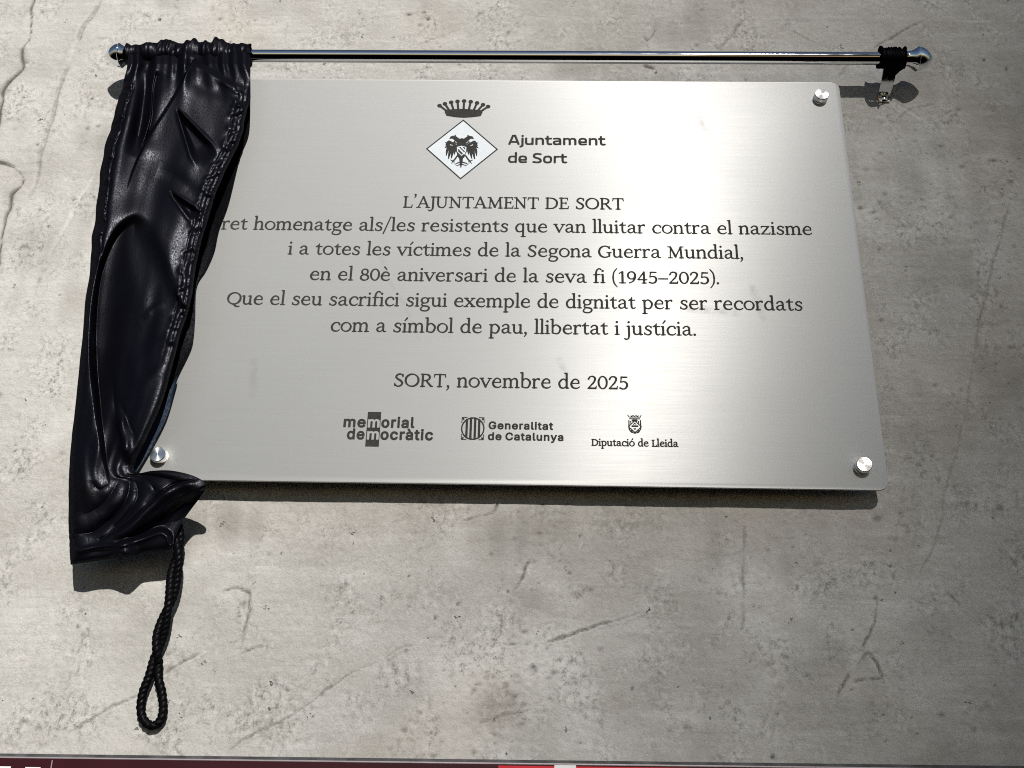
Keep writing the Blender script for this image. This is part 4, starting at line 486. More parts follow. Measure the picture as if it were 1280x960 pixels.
BARRED_DISC = ['-706 -3254 -693 -3255 -690 -3253 -687 -3248 -688 -3245 -692 -3242 -744 -3238 -747 -3235 -735 -3219 -734 -3216 -735 -3210 -741 -3203 -744 -3202 -750 -3203 -763 -3215 -765 -3213 -770 -3155 -773 -3152 -776 -3151 -780 -3152 -782 -3155 -783 -3158 -778 -3229 -780 -3238 -776 -3248 -773 -3251 -766 -3252', '-496 -3254 -421 -3252 -414 -3250 -412 -3248 -408 -3238 -410 -3229 -405 -3158 -406 -3155 -408 -3152 -411 -3151 -414 -3151 -418 -3155 -423 -3213 -424 -3215 -434 -3205 -440 -3202 -447 -3203 -453 -3210 -454 -3216 -453 -3219 -441 -3235 -443 -3238 -496 -3242 -500 -3245 -501 -3248 -500 -3251', '-632 -3251 -626 -3252 -619 -3250 -597 -3251 -568 -3250 -562 -3251 -555 -3251 -549 -3249 -542 -3244 -520 -3236 -494 -3223 -488 -3223 -482 -3220 -477 -3216 -472 -3206 -453 -3187 -440 -3171 -430 -3155 -419 -3133 -412 -3117 -407 -3094 -404 -3075 -403 -3053 -404 -3034 -406 -3014 -413 -2989 -419 -2973 -429 -2954 -442 -2934 -453 -2921 -472 -2902 -477 -2893 -480 -2890 -485 -2886 -494 -2885 -520 -2872 -542 -2864 -549 -2859 -555 -2857 -562 -2857 -568 -2858 -597 -2857 -619 -2858 -626 -2856 -632 -2857 -645 -2864 -661 -2869 -677 -2876 -690 -2883 -699 -2884 -706 -2888 -710 -2893 -713 -2899 -728 -2913 -741 -2928 -755 -2947 -764 -2963 -772 -2982 -779 -3002 -783 -3021 -785 -3043 -785 -3062 -783 -3088 -778 -3107 -772 -3126 -764 -3146 -754 -3163 -741 -3181 -728 -3195 -715 -3207 -710 -3216 -706 -3220 -699 -3224 -690 -3225 -677 -3232 -661 -3239 -645 -3244', '-606 -3228 -609 -3226 -609 -3222 -609 -2883 -606 -2880 -581 -2880 -578 -2883 -578 -3226 -581 -3228', '-654 -3217 -674 -3207 -675 -3203 -675 -2906 -675 -2902 -671 -2899 -648 -2889 -647 -2893 -647 -3216 -648 -3219', '-539 -3218 -540 -3216 -539 -2889 -514 -2901 -511 -2902 -511 -2906 -511 -3203 -514 -3207 -530 -3215', '-715 -3175 -734 -3150 -743 -3136 -750 -3120 -757 -3098 -760 -3082 -762 -3062 -762 -3043 -760 -3027 -757 -3008 -751 -2992 -743 -2973 -734 -2958 -715 -2933 -714 -2934 -713 -2941 -713 -3168 -713 -3171', '-472 -3174 -473 -3171 -473 -2938 -472 -2934 -458 -2950 -448 -2966 -440 -2982 -434 -2998 -429 -3018 -426 -3037 -426 -3053 -426 -3072 -429 -3091 -435 -3110 -440 -3125 -449 -3142 -457 -3155', '-777 -2957 -773 -2956 -770 -2954 -769 -2950 -765 -2899 -765 -2896 -763 -2893 -754 -2903 -747 -2906 -741 -2905 -735 -2899 -734 -2896 -735 -2890 -748 -2870 -693 -2867 -690 -2865 -687 -2861 -687 -2858 -690 -2855 -696 -2853 -766 -2856 -773 -2857 -776 -2860 -779 -2864 -780 -2870 -778 -2880 -783 -2950 -782 -2954', '-413 -2957 -408 -2956 -405 -2950 -410 -2880 -408 -2870 -411 -2861 -414 -2858 -421 -2856 -494 -2853 -498 -2854 -501 -2858 -501 -2861 -500 -2864 -494 -2867 -440 -2870 -453 -2889 -454 -2896 -450 -2903 -446 -2905 -440 -2906 -434 -2903 -424 -2893 -419 -2950 -418 -2954']
QUARTERED_SHIELD = ['2025 -3105 2033 -3106 2093 -3086 2098 -3084 2133 -3026 2134 -3000 2143 -2990 2146 -2983 2143 -2978 2134 -2968 2134 -2875 2131 -2870 2127 -2867 2119 -2868 2116 -2870 2114 -2875 2114 -2944 2114 -2947 2112 -2948 2099 -2935 2101 -2889 2098 -2883 2093 -2881 2088 -2881 2083 -2887 2083 -2921 2058 -2896 2059 -2895 2067 -2893 2071 -2891 2075 -2887 2078 -2882 2079 -2877 2078 -2870 2075 -2865 2071 -2861 2062 -2858 1999 -2858 1992 -2860 1987 -2864 1983 -2870 1982 -2877 1984 -2884 1988 -2889 1995 -2893 2002 -2895 2003 -2896 1975 -2924 1976 -2887 1973 -2883 1968 -2881 1963 -2881 1959 -2886 1957 -2892 1961 -2937 1947 -2952 1946 -2875 1944 -2870 1941 -2868 1937 -2866 1931 -2868 1927 -2872 1926 -2971 1926 -2973 1919 -2980 1918 -2985 1926 -2997 1927 -3026 1961 -3084 1966 -3086', '2014 -3084 1999 -3079 1996 -3072 1985 -3057 1987 -3055 2017 -3084', '2047 -3083 2046 -3081 2071 -3058 2074 -3060 2065 -3072 2062 -3079', '2031 -3073 1946 -2990 1947 -2976 2026 -2894 2035 -2894 2038 -2896 2112 -2971 2114 -2973 2114 -2976 2114 -2995', '1961 -3046 1959 -3044 1946 -3021 1947 -3016 1975 -3043 1973 -3044 1966 -3044', '2100 -3045 2087 -3043 2112 -3019 2114 -3021', '2027 -3038 2033 -3038 2038 -3035 2053 -3012 2054 -3007 2052 -3004 2050 -3003 2045 -3004 2031 -3016 2016 -3004 2011 -3004 2009 -3006 2009 -3012 2021 -3033', '1984 -2988 2076 -2988 2081 -2986 2086 -2982 2088 -2976 2088 -2971 2084 -2964 2076 -2960 1985 -2960 1978 -2964 1974 -2968 1973 -2973 1974 -2978 1976 -2983', '2004 -2952 2007 -2953 2011 -2953 2031 -2933 2050 -2953 2052 -2954 2056 -2952 2057 -2947 2036 -2913 2033 -2911 2028 -2911 2023 -2914 2004 -2944 2003 -2949', '1944 -2851 1951 -2853 2112 -2853 2117 -2852 2119 -2850 2121 -2844 2119 -2839 2117 -2837 2112 -2836 1949 -2836 1944 -2838 1942 -2841 1941 -2846', '1939 -2822 2122 -2822 2127 -2820 2128 -2817 2143 -2786 2144 -2781 2141 -2776 2136 -2775 2133 -2776 2131 -2779 2117 -2808 2115 -2808 2089 -2808 2097 -2788 2096 -2784 2093 -2781 2088 -2782 2076 -2798 2064 -2782 2059 -2781 2056 -2784 2056 -2788 2065 -2808 2045 -2808 2042 -2808 2051 -2788 2052 -2786 2050 -2782 2047 -2781 2043 -2782 2031 -2798 2019 -2783 2014 -2781 2011 -2782 2008 -2786 2018 -2808 1999 -2808 1996 -2808 2006 -2788 2006 -2786 2004 -2782 1999 -2781 1997 -2782 1985 -2798 1975 -2783 1971 -2781 1966 -2784 1966 -2788 1973 -2808 1947 -2808 1944 -2807 1925 -2777 1923 -2776 1918 -2776 1915 -2777 1913 -2781 1914 -2786 1936 -2820']

# ------------------------------------------------------------------ the concrete wall: one sheet with real pits, gouges and cracks
def build_wall():
    xs = np.concatenate([np.arange(-3.0, -.57, .12), np.arange(-.57, .56, .0014), np.arange(.56, 3.01, .12)])
    zs = np.concatenate([np.arange(-2.05, -.46, .12), np.arange(-.46, .36, .0014), np.arange(.36, 1.6, .12)])
    X, Z = np.meshgrid(xs, zs)
    shp = X.shape
    # photo pixel seen at every wall point (only used to lay the marks out on the wall)
    o = cam.matrix_world.translation
    Rm = np.array([right, up, back])
    V = np.stack([X - o.x, np.full(shp, -o.y), Z + CZ - o.z], -1) @ Rm.T
    U = 640 + FPX * V[..., 0] / -V[..., 2]; W = 480 - FPX * V[..., 1] / -V[..., 2]
    inside = (np.abs(X) < .6) & (Z > -.5) & (Z < .4)
    n1 = grid_noise(shp, (60, 80), 1); n2 = grid_noise(shp, (18, 26), 2); n3 = grid_noise(shp, (5, 6), 3); n4 = grid_noise(shp, (.8, .9), 4)
    nh = grid_noise(shp, (1.5, 30), 5); nv = grid_noise(shp, (45, 3), 6); n5 = grid_noise(shp, (9, 11), 8)
    h = .00035 * n2 + .00022 * n3 + .00009 * n4 + .00005 * nh
    rough = np.clip(.5 * n2 + .6 * n1 - .15, 0, 1.2)
    h -= .00022 * rough * np.abs(n4) + .00018 * rough * np.clip(n5, 0, 3)
    dark = np.zeros(shp); stain = np.zeros(shp); lime = np.zeros(shp); rust = np.zeros(shp); gritty = np.zeros(shp); gash = np.zeros(shp)
    lime += np.clip(.30 * n1 + .34 * n2 + .12 * n3 - .12, 0, .75)
    lime += np.clip(.45 - (U - 60) / 700, 0, .42) * np.clip(.75 + .3 * n2 + .2 * n5, 0, 1)
    lime += .10 * np.clip(np.abs(nh) - 1.2, 0, 1)
    stain += np.clip(.16 * n2 + .10 * nv + .18 * n5 - .22, 0, .55)
    stain += .16 * rough * np.clip(n4 * .6 + n3 * .5, 0, 1.2)
    rust += np.clip(.2 * n2 + .22 * grid_noise(shp, (30, 40), 9) - .36, 0, .22)
    def cluster(cx, cy, rx, ry, amt):
        nonlocal h, gritty, dark
        g = np.exp(-((U - cx) / rx) ** 2 - ((W - cy) / ry) ** 2) * amt
        s = np.clip(n4 * .7 + n3 * .7 + .3 * n5, 0, 2)
        gritty += 1.1 * g * np.clip(.6 + .35 * n3 + .3 * n5, 0, 1.2)
        dark += .20 * g * np.clip(n4 + .7 * n3 - 1.7, 0, 1)
        h -= .0004 * g * s
    for q in ((1150, 610, 34, 90, 1), (1172, 790, 34, 55, .9), (1015, 885, 16, 45, 1), (1100, 905, 22, 34, .8), (655, 775, 60, 36, .9), (635, 870, 50, 40, .8),
              (303, 775, 9, 34, 1.5), (120, 803, 50, 14, .9), (60, 900, 50, 50, .5), (95, 905, 34, 40, .9), (520, 655, 60, 26, .6), (900, 690, 30, 30, .9),
              (60, 150, 24, 90, .7), (30, 330, 40, 80, .6), (60, 640, 40, 60, .6), (400, 690, 30, 70, .6), (1090, 320, 16, 40, .5), (1230, 210, 40, 30, .6),
              (740, 60, 60, 30, .5), (545, 25, 50, 20, .6), (1260, 690, 14, 40, .8), (945, 800, 40, 50, .5), (350, 850, 50, 20, .6), (760, 880, 40, 25, .5), (1110, 470, 10, 50, .9)):
        cluster(*q)
    wob = 2.2 * n5 + 1.2 * n3
    def gouge(pts, w, depth, dk, li=0.0, rugged=.5):
        nonlocal h, lime, gash
        w = w * .85; dk = dk * 1.6; depth = depth * 1.3
        d, side, al = poly_dist(U + wob * .6 + n4 * .35, W + wob * .6 + n4 * .35, pts)
        m = np.exp(-(d / w) ** 2) * np.clip(1 + rugged * n3, 0, 1.6) * np.clip(np.minimum(al, 1 - al) * 14 + .2, 0, 1)
        h -= depth * m
        gash += max(dk, 0) * np.clip(m, 0, 1)
        lime += li * np.exp(-((d - w * 1.1) / w) ** 2) * (side > 0) * np.clip(np.minimum(al, 1 - al) * 14, 0, 1)
        h += .4 * depth * np.exp(-((d - w * 1.5) / w) ** 2)
    gouge([(1263, 255), (1243, 330), (1225, 400), (1205, 520), (1185, 600), (1165, 680), (1143, 726)], 1.5, .0009, .35, .2, .4)
    gouge([(122, 215), (102, 250), (62, 327)], 1.8, .0008, -.1, .5, .2)
    gouge([(128, 0), (92, 60), (70, 130), (48, 200), (30, 262)], 3.0, .0009, .30, .2, 1.2)
    gouge([(83, 920), (130, 893), (170, 870), (207, 840), (270, 803)], 1.7, .0009, .45, .3, .8)
    gouge([(287, 941), (360, 893), (420, 853), (437, 840), (497, 810), (517, 803)], 1.4, .0008, .45, .25, .4)
    gouge([(683, 803), (733, 790), (803, 763)], 2.0, .0012, .8, .4, .7)
    gouge([(640, 738), (655, 720), (664, 704)], 1.8, .001, .7, .2, .7)
    gouge([(1087, 818), (1062, 840), (1040, 886)], 1.8, .0012, .8, .25, .7)
    gouge([(1087, 818), (1097, 830), (1101, 847), (1066, 851)], 1.6, .001, .6, .2, .9)
    gouge([(1095, 745), (1092, 775), (1080, 812)], 1.4, .0008, .6, .1, .9)
    gouge([(1090, 60), (1123, 42), (1165, 19)], 1.3, .0008, .45, .1, .5)
    gouge([(1117, 127), (1140, 141), (1167, 156)], 1.4, .0006, -.1, .5, .3)
    gouge([(1122, 150), (1140, 137), (1170, 130)], 1.1, .0005, .3, .0, .5)
    gouge([(1050, 100), (1082, 62)], 1.1, .0006, .3, 0, .5)
    gouge([(990, 40), (1040, 62)], 1.0, .0005, .3, 0, .5)
    gouge([(1183, 738), (1200, 756)], 1.0, .0006, .5, 0, .5)
    gouge([(1272, 765), (1258, 800), (1245, 845)], 1.8, .0008, .5, .1, 1.2)
    gouge([(582, 652), (600, 645), (618, 642), (622, 630)], 1.6, .0009, .7, .2, 1.0)
    gouge([(930, 660), (927, 790)], 1.6, .0006, .45, 0, .7)
    gouge([(766, 700), (767, 728)], 1.0, .0006, .5, 0, .6)
    gouge([(600, 905), (660, 890), (662, 886)], 1.6, .0007, .5, .1, .9)
    gouge([(690, 903), (704, 918)], 1.5, .0007, .6, .1, .9)
    gouge([(280, 742), (300, 738), (316, 745), (310, 770), (303, 805)], 1.5, .0008, .6, .1, 1.0)
    gouge([(285, 822), (330, 808)], 1.5, .0008, .5, .1, 1.0)
    gouge([(700, 2), (730, 52)], 1.2, .0005, .25, 0, .8); gouge([(520, 58), (610, 15)], 1.2, .0005, .22, .1, .8); gouge([(900, 60), (930, 25)], 1.4, .0006, .35, .1, .8)
    gouge([(640, 55), (690, 30)], 1.1, .0005, .25, .1, .8)
    gouge([(560, 98), (600, 60)], 1.1, .0005, .25, .0, .8); gouge([(330, 55), (420, 40)], 1.1, .0005, .2, .2, .8)
    def crack(pts, w):
        nonlocal h, dark, stain
        d, side, al = poly_dist(U + wob * 1.6, W + wob * 1.2, pts)
        ww = w * np.clip(1 + .6 * n3, .35, 2.2)
        m = np.exp(-(d / ww) ** 2)
        h -= .0022 * m; dark += .95 * m; stain += .4 * np.exp(-(d / (ww * 3)) ** 2)
    crack([(43, -20), (40, 15), (36, 35), (27, 55), (22, 80), (13, 105), (5, 130), (0, 160)], 1.7)
    crack([(-10, 204), (14, 206), (13, 225), (9, 240), (14, 262), (8, 285), (4, 310), (0, 330)], 1.1)
    crack([(805, 46), (812, 52), (822, 42)], 1.3); crack([(809, 84), (820, 88)], 1.3)
    g = np.random.default_rng(21)
    def pit(cx, cy, rx, ry, d, s):
        nonlocal h, dark, stain
        k = np.exp(-((((U - cx) / rx) ** 2 + ((W - cy) / ry) ** 2)) ** 2)
        h -= d * k; dark += s * k
    for q in ((1097, 649, 6, 4.2, .0012, .42), (1021, 706, 5, 2.6, .001, .4), (1041, 727, 4, 4.2, -.0006, .12), (1042, 724, 4, 1.8, .001, .6), (507, 814, 2.4, 2.2, .001, .5), (511, 720, 1.8, 1.8, .001, .9),
              (635, 739, 1.8, 1.6, .001, .9), (572, 755, 2.2, 1.8, .001, .8), (544, 772, 2, 3, .001, .8), (712, 716, 3, 2, .001, .7), (725, 670, 1.4, 2.4, .001, .8), (790, 861, 2, 2.6, .001, .8), (1065, 787, 1.6, 1.3, .001, 1),
              (966, 946, 3, 3, .001, .9), (1113, 688, 1.5, 1.5, .001, 1), (1113, 707, 1.8, 1.5, .001, 1), (1094, 748, 3.5, 1.5, .001, .8), (641, 805, 4, 1.5, .001, .7), (655, 790, 5, 1.8, .001, .6), (115, 123, 1.6, 1.8, .001, .9), (60, 283, 1.7, 1.5, .001, .9),
              (47, 181, 1.6, 1.6, .001, .7), (68, 477, 1.8, 1.5, .001, .8), (97, 783, 1.6, 3, .001, .8), (352, 692, 1.2, 2, .001, .8), (632, 857, 4, 4, .001, .4), (505, 914, 4, 3, .001, .5), (483, 859, 2, 1.2, .001, .8), (535, 24, 2.5, 2, .001, .8), (1250, 635, 5, 4, .001, .5), (1230, 75, 2, 2, .001, .8), (1258, 86, 1.5, 3, .001, .7)):
        pit(*q)
    # hundreds of small air holes, denser in the rough patches
    ii = np.argwhere(inside & (n2 * .5 + n1 * .3 + g.random(shp) * 3.2 > 3.05))
    ii = ii[g.permutation(len(ii))[:700]]
    for j, i in ii:
        r = g.choice([1, 1, 1, 2, 2]); s = g.uniform(.15, .75)
        j0, j1, i0, i1 = max(j - 2, 0), j + 3, max(i - 3, 0), i + 4
        sub = np.hypot((zs[j0:j1, None] - zs[j]) / .0014, (xs[None, i0:i1] - xs[i]) / .0014 / g.uniform(.8, 1.7))
        kk = np.exp(-(sub / (.55 * r)) ** 2)
        h[j0:j1, i0:i1] -= .0006 * kk; dark[j0:j1, i0:i1] += s * kk
    # darker brown margin right under the plaque
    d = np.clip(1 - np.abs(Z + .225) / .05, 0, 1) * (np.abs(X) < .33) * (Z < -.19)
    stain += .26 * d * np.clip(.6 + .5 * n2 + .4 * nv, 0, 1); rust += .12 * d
    h = np.where(inside, h, 0)
    h = np.minimum(h, .0009)
    P = np.stack([X, -h, Z + CZ], -1)
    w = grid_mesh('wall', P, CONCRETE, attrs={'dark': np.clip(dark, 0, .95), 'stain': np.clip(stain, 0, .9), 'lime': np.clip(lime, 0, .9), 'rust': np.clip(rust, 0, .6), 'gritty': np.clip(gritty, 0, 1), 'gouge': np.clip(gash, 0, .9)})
    tag(w, 'weathered grey concrete wall with scratches, pits and cracks behind the plaque', 'wall', kind='structure')
build_wall()

# ------------------------------------------------------------------ the steel plaque
plaque = thing('plaque', 'brushed steel plaque engraved with black Catalan lettering, mounted on the concrete wall', 'plaque', pw(0, -200, -20.5))
def rounded(w, h, r, n=10):
    out = []
    for cx, cy, a0 in ((w - r, h - r, 0), (-w + r, h - r, 90), (-w + r, -h + r, 180), (w - r, -h + r, 270)):
        for q in range(n + 1):
            a = math.radians(a0 + 90 * q / n)
            out.append((cx + r * math.cos(a), cy + r * math.sin(a)))
    return out
bm = bmesh.new()
ol = rounded(300, 200, 7.5)
f0 = [bm.verts.new(pw(x, y, 0)) for x, y in ol]; f1 = [bm.verts.new(pw(x, y, -2.2)) for x, y in ol]
front = bm.faces.new(f0); bm.faces.new(f1[::-1])
for a in range(len(ol)):
    b = (a + 1) % len(ol); bm.faces.new((f0[a], f1[a], f1[b], f0[b]))
bmesh.ops.recalc_face_normals(bm, faces=bm.faces)
bmesh.ops.bevel(bm, geom=[e for e in bm.edges if all(abs(v.co.y + FACE) < 1e-6 for v in e.verts)], offset=.0005, segments=2, affect='EDGES', profile=.5)
uvl = bm.loops.layers.uv.new('UVMap')
for f in bm.faces:
    for l in f.loops: l[uvl].uv = (l.vert.co.z, l.vert.co.x)
plate = from_bm('plate', bm, STEEL, plaque)
sharp(plate, 40)

def flat(name, loops, mat, parent, lift=.10, thick=.10):
    """closed outlines (plaque mm, even-odd) -> a thin raised sheet on the plate"""
    groups = loops if loops and isinstance(loops[0][0], list) else [loops]      # a list of glyphs, each a list of outlines
    whole = bmesh.new()
    for gi, gl in enumerate(groups):
        cu = bpy.data.curves.new(name, 'CURVE')
        cu.dimensions = '2D'; cu.fill_mode = 'BOTH'; cu.extrude = thick / 2000
        for lp in gl:
            sp = cu.splines.new('POLY'); sp.points.add(len(lp) - 1)
            for p, (x, y) in zip(sp.points, lp): p.co = (x / 1000, y / 1000, 0, 1)
            sp.use_cyclic_u = True
        tmp = bpy.data.objects.new(name, cu); COL.objects.link(tmp)
        dg = bpy.context.evaluated_depsgraph_get()
        me = bpy.data.meshes.new_from_object(tmp.evaluated_get(dg), depsgraph=dg)
        bpy.data.objects.remove(tmp); bpy.data.curves.remove(cu)
        me.transform(Matrix.Translation((0, 0, .000008 * (gi % 2))))           # neighbouring letters never share a plane
        whole.from_mesh(me); bpy.data.meshes.remove(me)
    me = bpy.data.meshes.new(name); whole.to_mesh(me); whole.free()
    me.transform(Matrix(((1, 0, 0, 0), (0, 0, -1, -FACE - (lift + thick / 2) / 1000), (0, 1, 0, CZ), (0, 0, 0, 1))))
    return link(name, me, mat, parent)

def parse(s):
    v = list(map(int, s.split()))
    return list(zip(v[::2], v[1::2]))

def text_loops(font, body, x0, x1, y, s):
    """set a line between x0 and x1 (ink edges) on baseline y; s = mm per 1/100 of the x-height"""
    pen = 0; items = []
    for ch in body:
        adv, loops = font[ch]
        items.append((pen, [parse(l) for l in loops])); pen += adv
    ink = [p + q[0] for p, ls in items for l in ls for q in l]
    lo, hi = min(ink), max(ink)
    n = len(body) - 1
    k = (x1 - x0) / ((hi - lo) * s)
    hs = s * max(.94, min(1.09, k))                     # a little stretch, the rest goes into the letter spacing
    track = ((x1 - x0) - (hi - lo) * hs) / max(n, 1)
    print('line', body[:14], 'fit %.3f track %.2f' % (k, track))
    out = []
    for i, (p, ls) in enumerate(items):
        if ls: out.append([[(x0 + (p - lo + q[0]) * hs + i * track, y + q[1] * s) for q in l] for l in ls])
    return out

SX = .0900
for body, x0, x1, y in (("L’AJUNTAMENT DE SORT", -99.5, 97.0, 57.8),
                        ("ret homenatge als/les resistents que van lluitar contra el nazisme", -259.2, 260.6, 33.4),
                        ("i a totes les víctimes de la Segona Guerra Mundial,", -197.5, 198.9, 8.6),
                        ("en el 80è aniversari de la seva fi (1945–2025).", -175.8, 177.0, -16.7),
                        ("Que el seu sacrifici sigui exemple de dignitat per ser recordats", -245.0, 245.9, -41.4),
                        ("com a símbol de pau, llibertat i justícia.", -153.4, 154.9, -66.2),
                        ("SORT, novembre de 2025", -96.2, 97.0, -116.3)):
    flat('inscription_line', text_loops(SERIF, body, x0, x1, y, SX), INK, plaque)['label'] = 'engraved line reading ' + body

arms = flat('coat_of_arms', [[(-82.2, 121.2), (-49.3, 154.2), (-16.4, 121.2), (-49.3, 88.2)], [(-80.6, 121.2), (-49.3, 152.6), (-18.0, 121.2), (-49.3, 89.8)]], INK, plaque)
flat('lozenge_field', [[(-80.7, 121.2), (-49.3, 152.7), (-17.9, 121.2), (-49.3, 89.7)]], PALE, arms, .04, .04)
sc20 = lambda L: [[(x / 20, y / 20) for x, y in parse(l)] for l in L]
flat('eagle', sc20(EAGLE), INK, arms)
flat('crown', sc20(CROWN), INK, arms)
flat('crest_lettering', text_loops(SQUARE_SANS, "Ajuntament", -7.2, 81.8, 126.5, .0765) + text_loops(SQUARE_SANS, "de Sort", -7.0, 46.8, 106.6, .0765), INK, plaque)['label'] = 'bold lettering reading Ajuntament de Sort'

def m_hole(y):
    ls = [parse(l) for l in PLAIN_SANS['m'][1]]
    xs_ = [q[0] for l in ls for q in l]; lo, hi = min(xs_), max(xs_)
    return [[(-115.3 + (q[0] - lo) / (hi - lo) * 9.7, y + q[1] * .066) for q in l] for l in ls]
memo = flat('memorial_logo', [[(-116.0, -139.3), (-105.0, -139.3), (-105.0, -169.5), (-116.0, -169.5)]] + m_hole(-152.6) + m_hole(-163.1), INK, plaque)
memo['label'] = 'dark block logo with the word memorial over the word democràtic'
flat('lettering', text_loops(PLAIN_SANS, "me", -135.2, -117.0, -152.6, .066) + text_loops(PLAIN_SANS, "orial", -104.4, -77.2, -152.6, .066)
     + text_loops(PLAIN_SANS, "de", -131.6, -117.2, -163.1, .066) + text_loops(PLAIN_SANS, "ocràtic", -104.4, -61.6, -163.1, .066), INK, memo)
gov = flat('government_logo', sc20(BARRED_DISC), INK, plaque); gov['label'] = 'barred disc emblem with lettering reading Generalitat de Catalunya'
flat('lettering', text_loops(PLAIN_SANS, "Generalitat", -17.0, 35.4, -152.7, .0465) + text_loops(PLAIN_SANS, "de Catalunya", -17.3, 43.8, -162.2, .0465), INK, gov)
prov = flat('provincial_logo', sc20(QUARTERED_SHIELD), INK, plaque); prov['label'] = 'crowned shield emblem over lettering reading Diputació de Lleida'
flat('lettering', text_loops(SLAB, "Diputació de Lleida", 66.2, 136.2, -166.1,   .0425), INK, prov)

# stand-off fixings: three are in view, the fourth corner is behind the curtain
def fixing(x, y):
    ax = Vector((0, -1, 0))
    bm = bmesh.new()
    lathe(bm, pw(x, y, .02), ax, [(0, 0), (0, .0067), (.0003, .0067), (.0004, .0064), (.0060, .0064), (.0064, .0062), (.0067, .0058), (.0067, 0)], 48)
    c = from_bm('fixing_cap', bm, CAPMAT, plaque); sharp(c, 30)
    bm = bmesh.new(); lathe(bm, pw(x, y, -20.5), ax, [(0, .006), (.0182, .006)], 24)
    s = from_bm('spacer', bm, EDGE, c); sharp(s, 30)
for x, y in ((281, 181), (-281, -181), (281, -181)): fixing(x, y)

# ------------------------------------------------------------------ the chrome rod over it
ROD_D = .030
pL = at(150, 69.0, ROD_D); pR = at(1140, 73.2, ROD_D)
axis = (pR - pL).normalized()
rod_end_l, rod_end_r = at(166, 69.1, ROD_D), at(1131, 73.1, ROD_D)
rod = thing('curtain_rod', 'polished chrome curtain rod with pointed bulb ends above the steel plaque', 'curtain rod', rod_end_l)
bm = bmesh.new(); lathe(bm, rod_end_l, axis, [(0, .0061), ((rod_end_r - rod_end_l).length, .0061)], 40)
sharp(from_bm('rod_tube', bm, CHROME, rod), 30)
prof = [(0, .0070), (.0012, .0074), (.003, .0071), (.0055, .0073), (.008, .0085), (.0105, .0104), (.0124, .0118), (.0129, .0119), (.0133, .0116), (.016, .0113), (.0190, .0102), (.0215, .0087), (.0240, .0065), (.0262, .0039), (.0276, .0018), (.0283, 0)]
for o, a, s in ((rod_end_l, -axis, 1), (rod_end_r, axis, 1)):
    bm = bmesh.new(); lathe(bm, o - a * .002, a, [(-.001, 0)] + prof, 40)
    sharp(from_bm('finial', bm, CHROME, rod), 28)
def bracket(u):
    """collar round the rod, a curved strap and a foot screwed to the wall"""
    p = at(u, 73.2 + (u - 1140) * .0042, ROD_D)
    foot = Vector((p.x + .001, -.0012, p.z - .0165))
    bm = bmesh.new()
    lathe(bm, p - axis * .006, axis, [(0, .0063), (0, .0076), (.012, .0076), (.012, .0063)], 32)
    path = catmull([(p.y - .004, p.z - .0062), (p.y + .003, p.z - .0095), (p.y + .012, p.z - .0150), (-.008, p.z - .0185), (-.003, p.z - .0195), (-.0015, p.z - .0215), (-.0015, p.z - .0275)], 8)
    hw = np.linspace(.0065, .0050, len(path)); T = .0024
    rings = []
    for i, (y, z) in enumerate(path):
        d = path[min(i + 1, len(path) - 1)] - path[max(i - 1, 0)]; d /= np.hypot(*d); n = np.array([d[1], -d[0]]) * T / 2
        rings.append([bm.verts.new((p.x + sx * hw[i], y + sy * n[0], z + sy * n[1])) for sx, sy in ((-1, -1), (1, -1), (1, 1), (-1, 1))])
    for A, B in zip(rings[:-1], rings[1:]):
        for q in range(4): bm.faces.new((A[q], A[(q + 1) % 4], B[(q + 1) % 4], B[q]))
    bm.faces.new(rings[0]); bm.faces.new(rings[-1])
    b = from_bm('bracket', bm, DULL, rod); sharp(b, 40)
    bm = bmesh.new(); lathe(bm, Vector((p.x, -.0022, p.z - .0245)), Vector((0, -1, 0)), [(0, .0030), (.0006, .0034), (.0016, .0024), (.0020, .0010), (.0020, 0)], 20)
    sharp(from_bm('screw', bm, CHROME, b), 30)
bracket(1112); bracket(175)

# ------------------------------------------------------------------ the black satin curtain drawn to the left
def ruffle_tube(name, u0, u1, parent, mat, base, amp, crest, ragged, seed, nx=260, na=72, env=None):
    n1 = grid_noise((nx, na), (nx * .014, 9), seed); n2 = grid_noise((nx, na), (nx * .035, 14), seed + 1); n3 = grid_noise((nx, na), (nx * .007, 4), seed + 2)
    n4 = grid_noise((nx, 1), (nx * .022, .01), seed + 3)[:, 0]
    # make the fields close round the tube
    wv = np.linspace(0, 1, na, endpoint=False)[None]
    wgt = np.clip((wv - .85) / .15, 0, 1)
    for q in (n1, n2, n3): q[:] = q * (1 - wgt) + q[:, :1] * wgt
    P = np.zeros((nx, na + 1, 3))
    for i in range(nx):
        t = i / (nx - 1); c = at(u0 + (u1 - u0) * t, 69 + (u0 + (u1 - u0) * t - 150) * .00424, ROD_D)
        for j in range(na + 1):
            q = j % na; a = 2 * math.pi * q / na
            upw = max(0, math.cos(a - .25)) ** 5
            r = base + amp * (.55 * n1[i, q] + .5 * n2[i, q] + .25 * n3[i, q]) + crest * (env(t) if env else 1) * upw * (.6 + .4 * math.tanh(1.4 * n4[i]))
            r = max(r, .0063)
            edge = ragged * (n3[i, q]) * (1 if i in (0, nx - 1) else 0)
            P[i, j] = c + Vector((0, -math.sin(a), math.cos(a))) * r + axis * edge
    return grid_mesh(name, P, mat, parent)

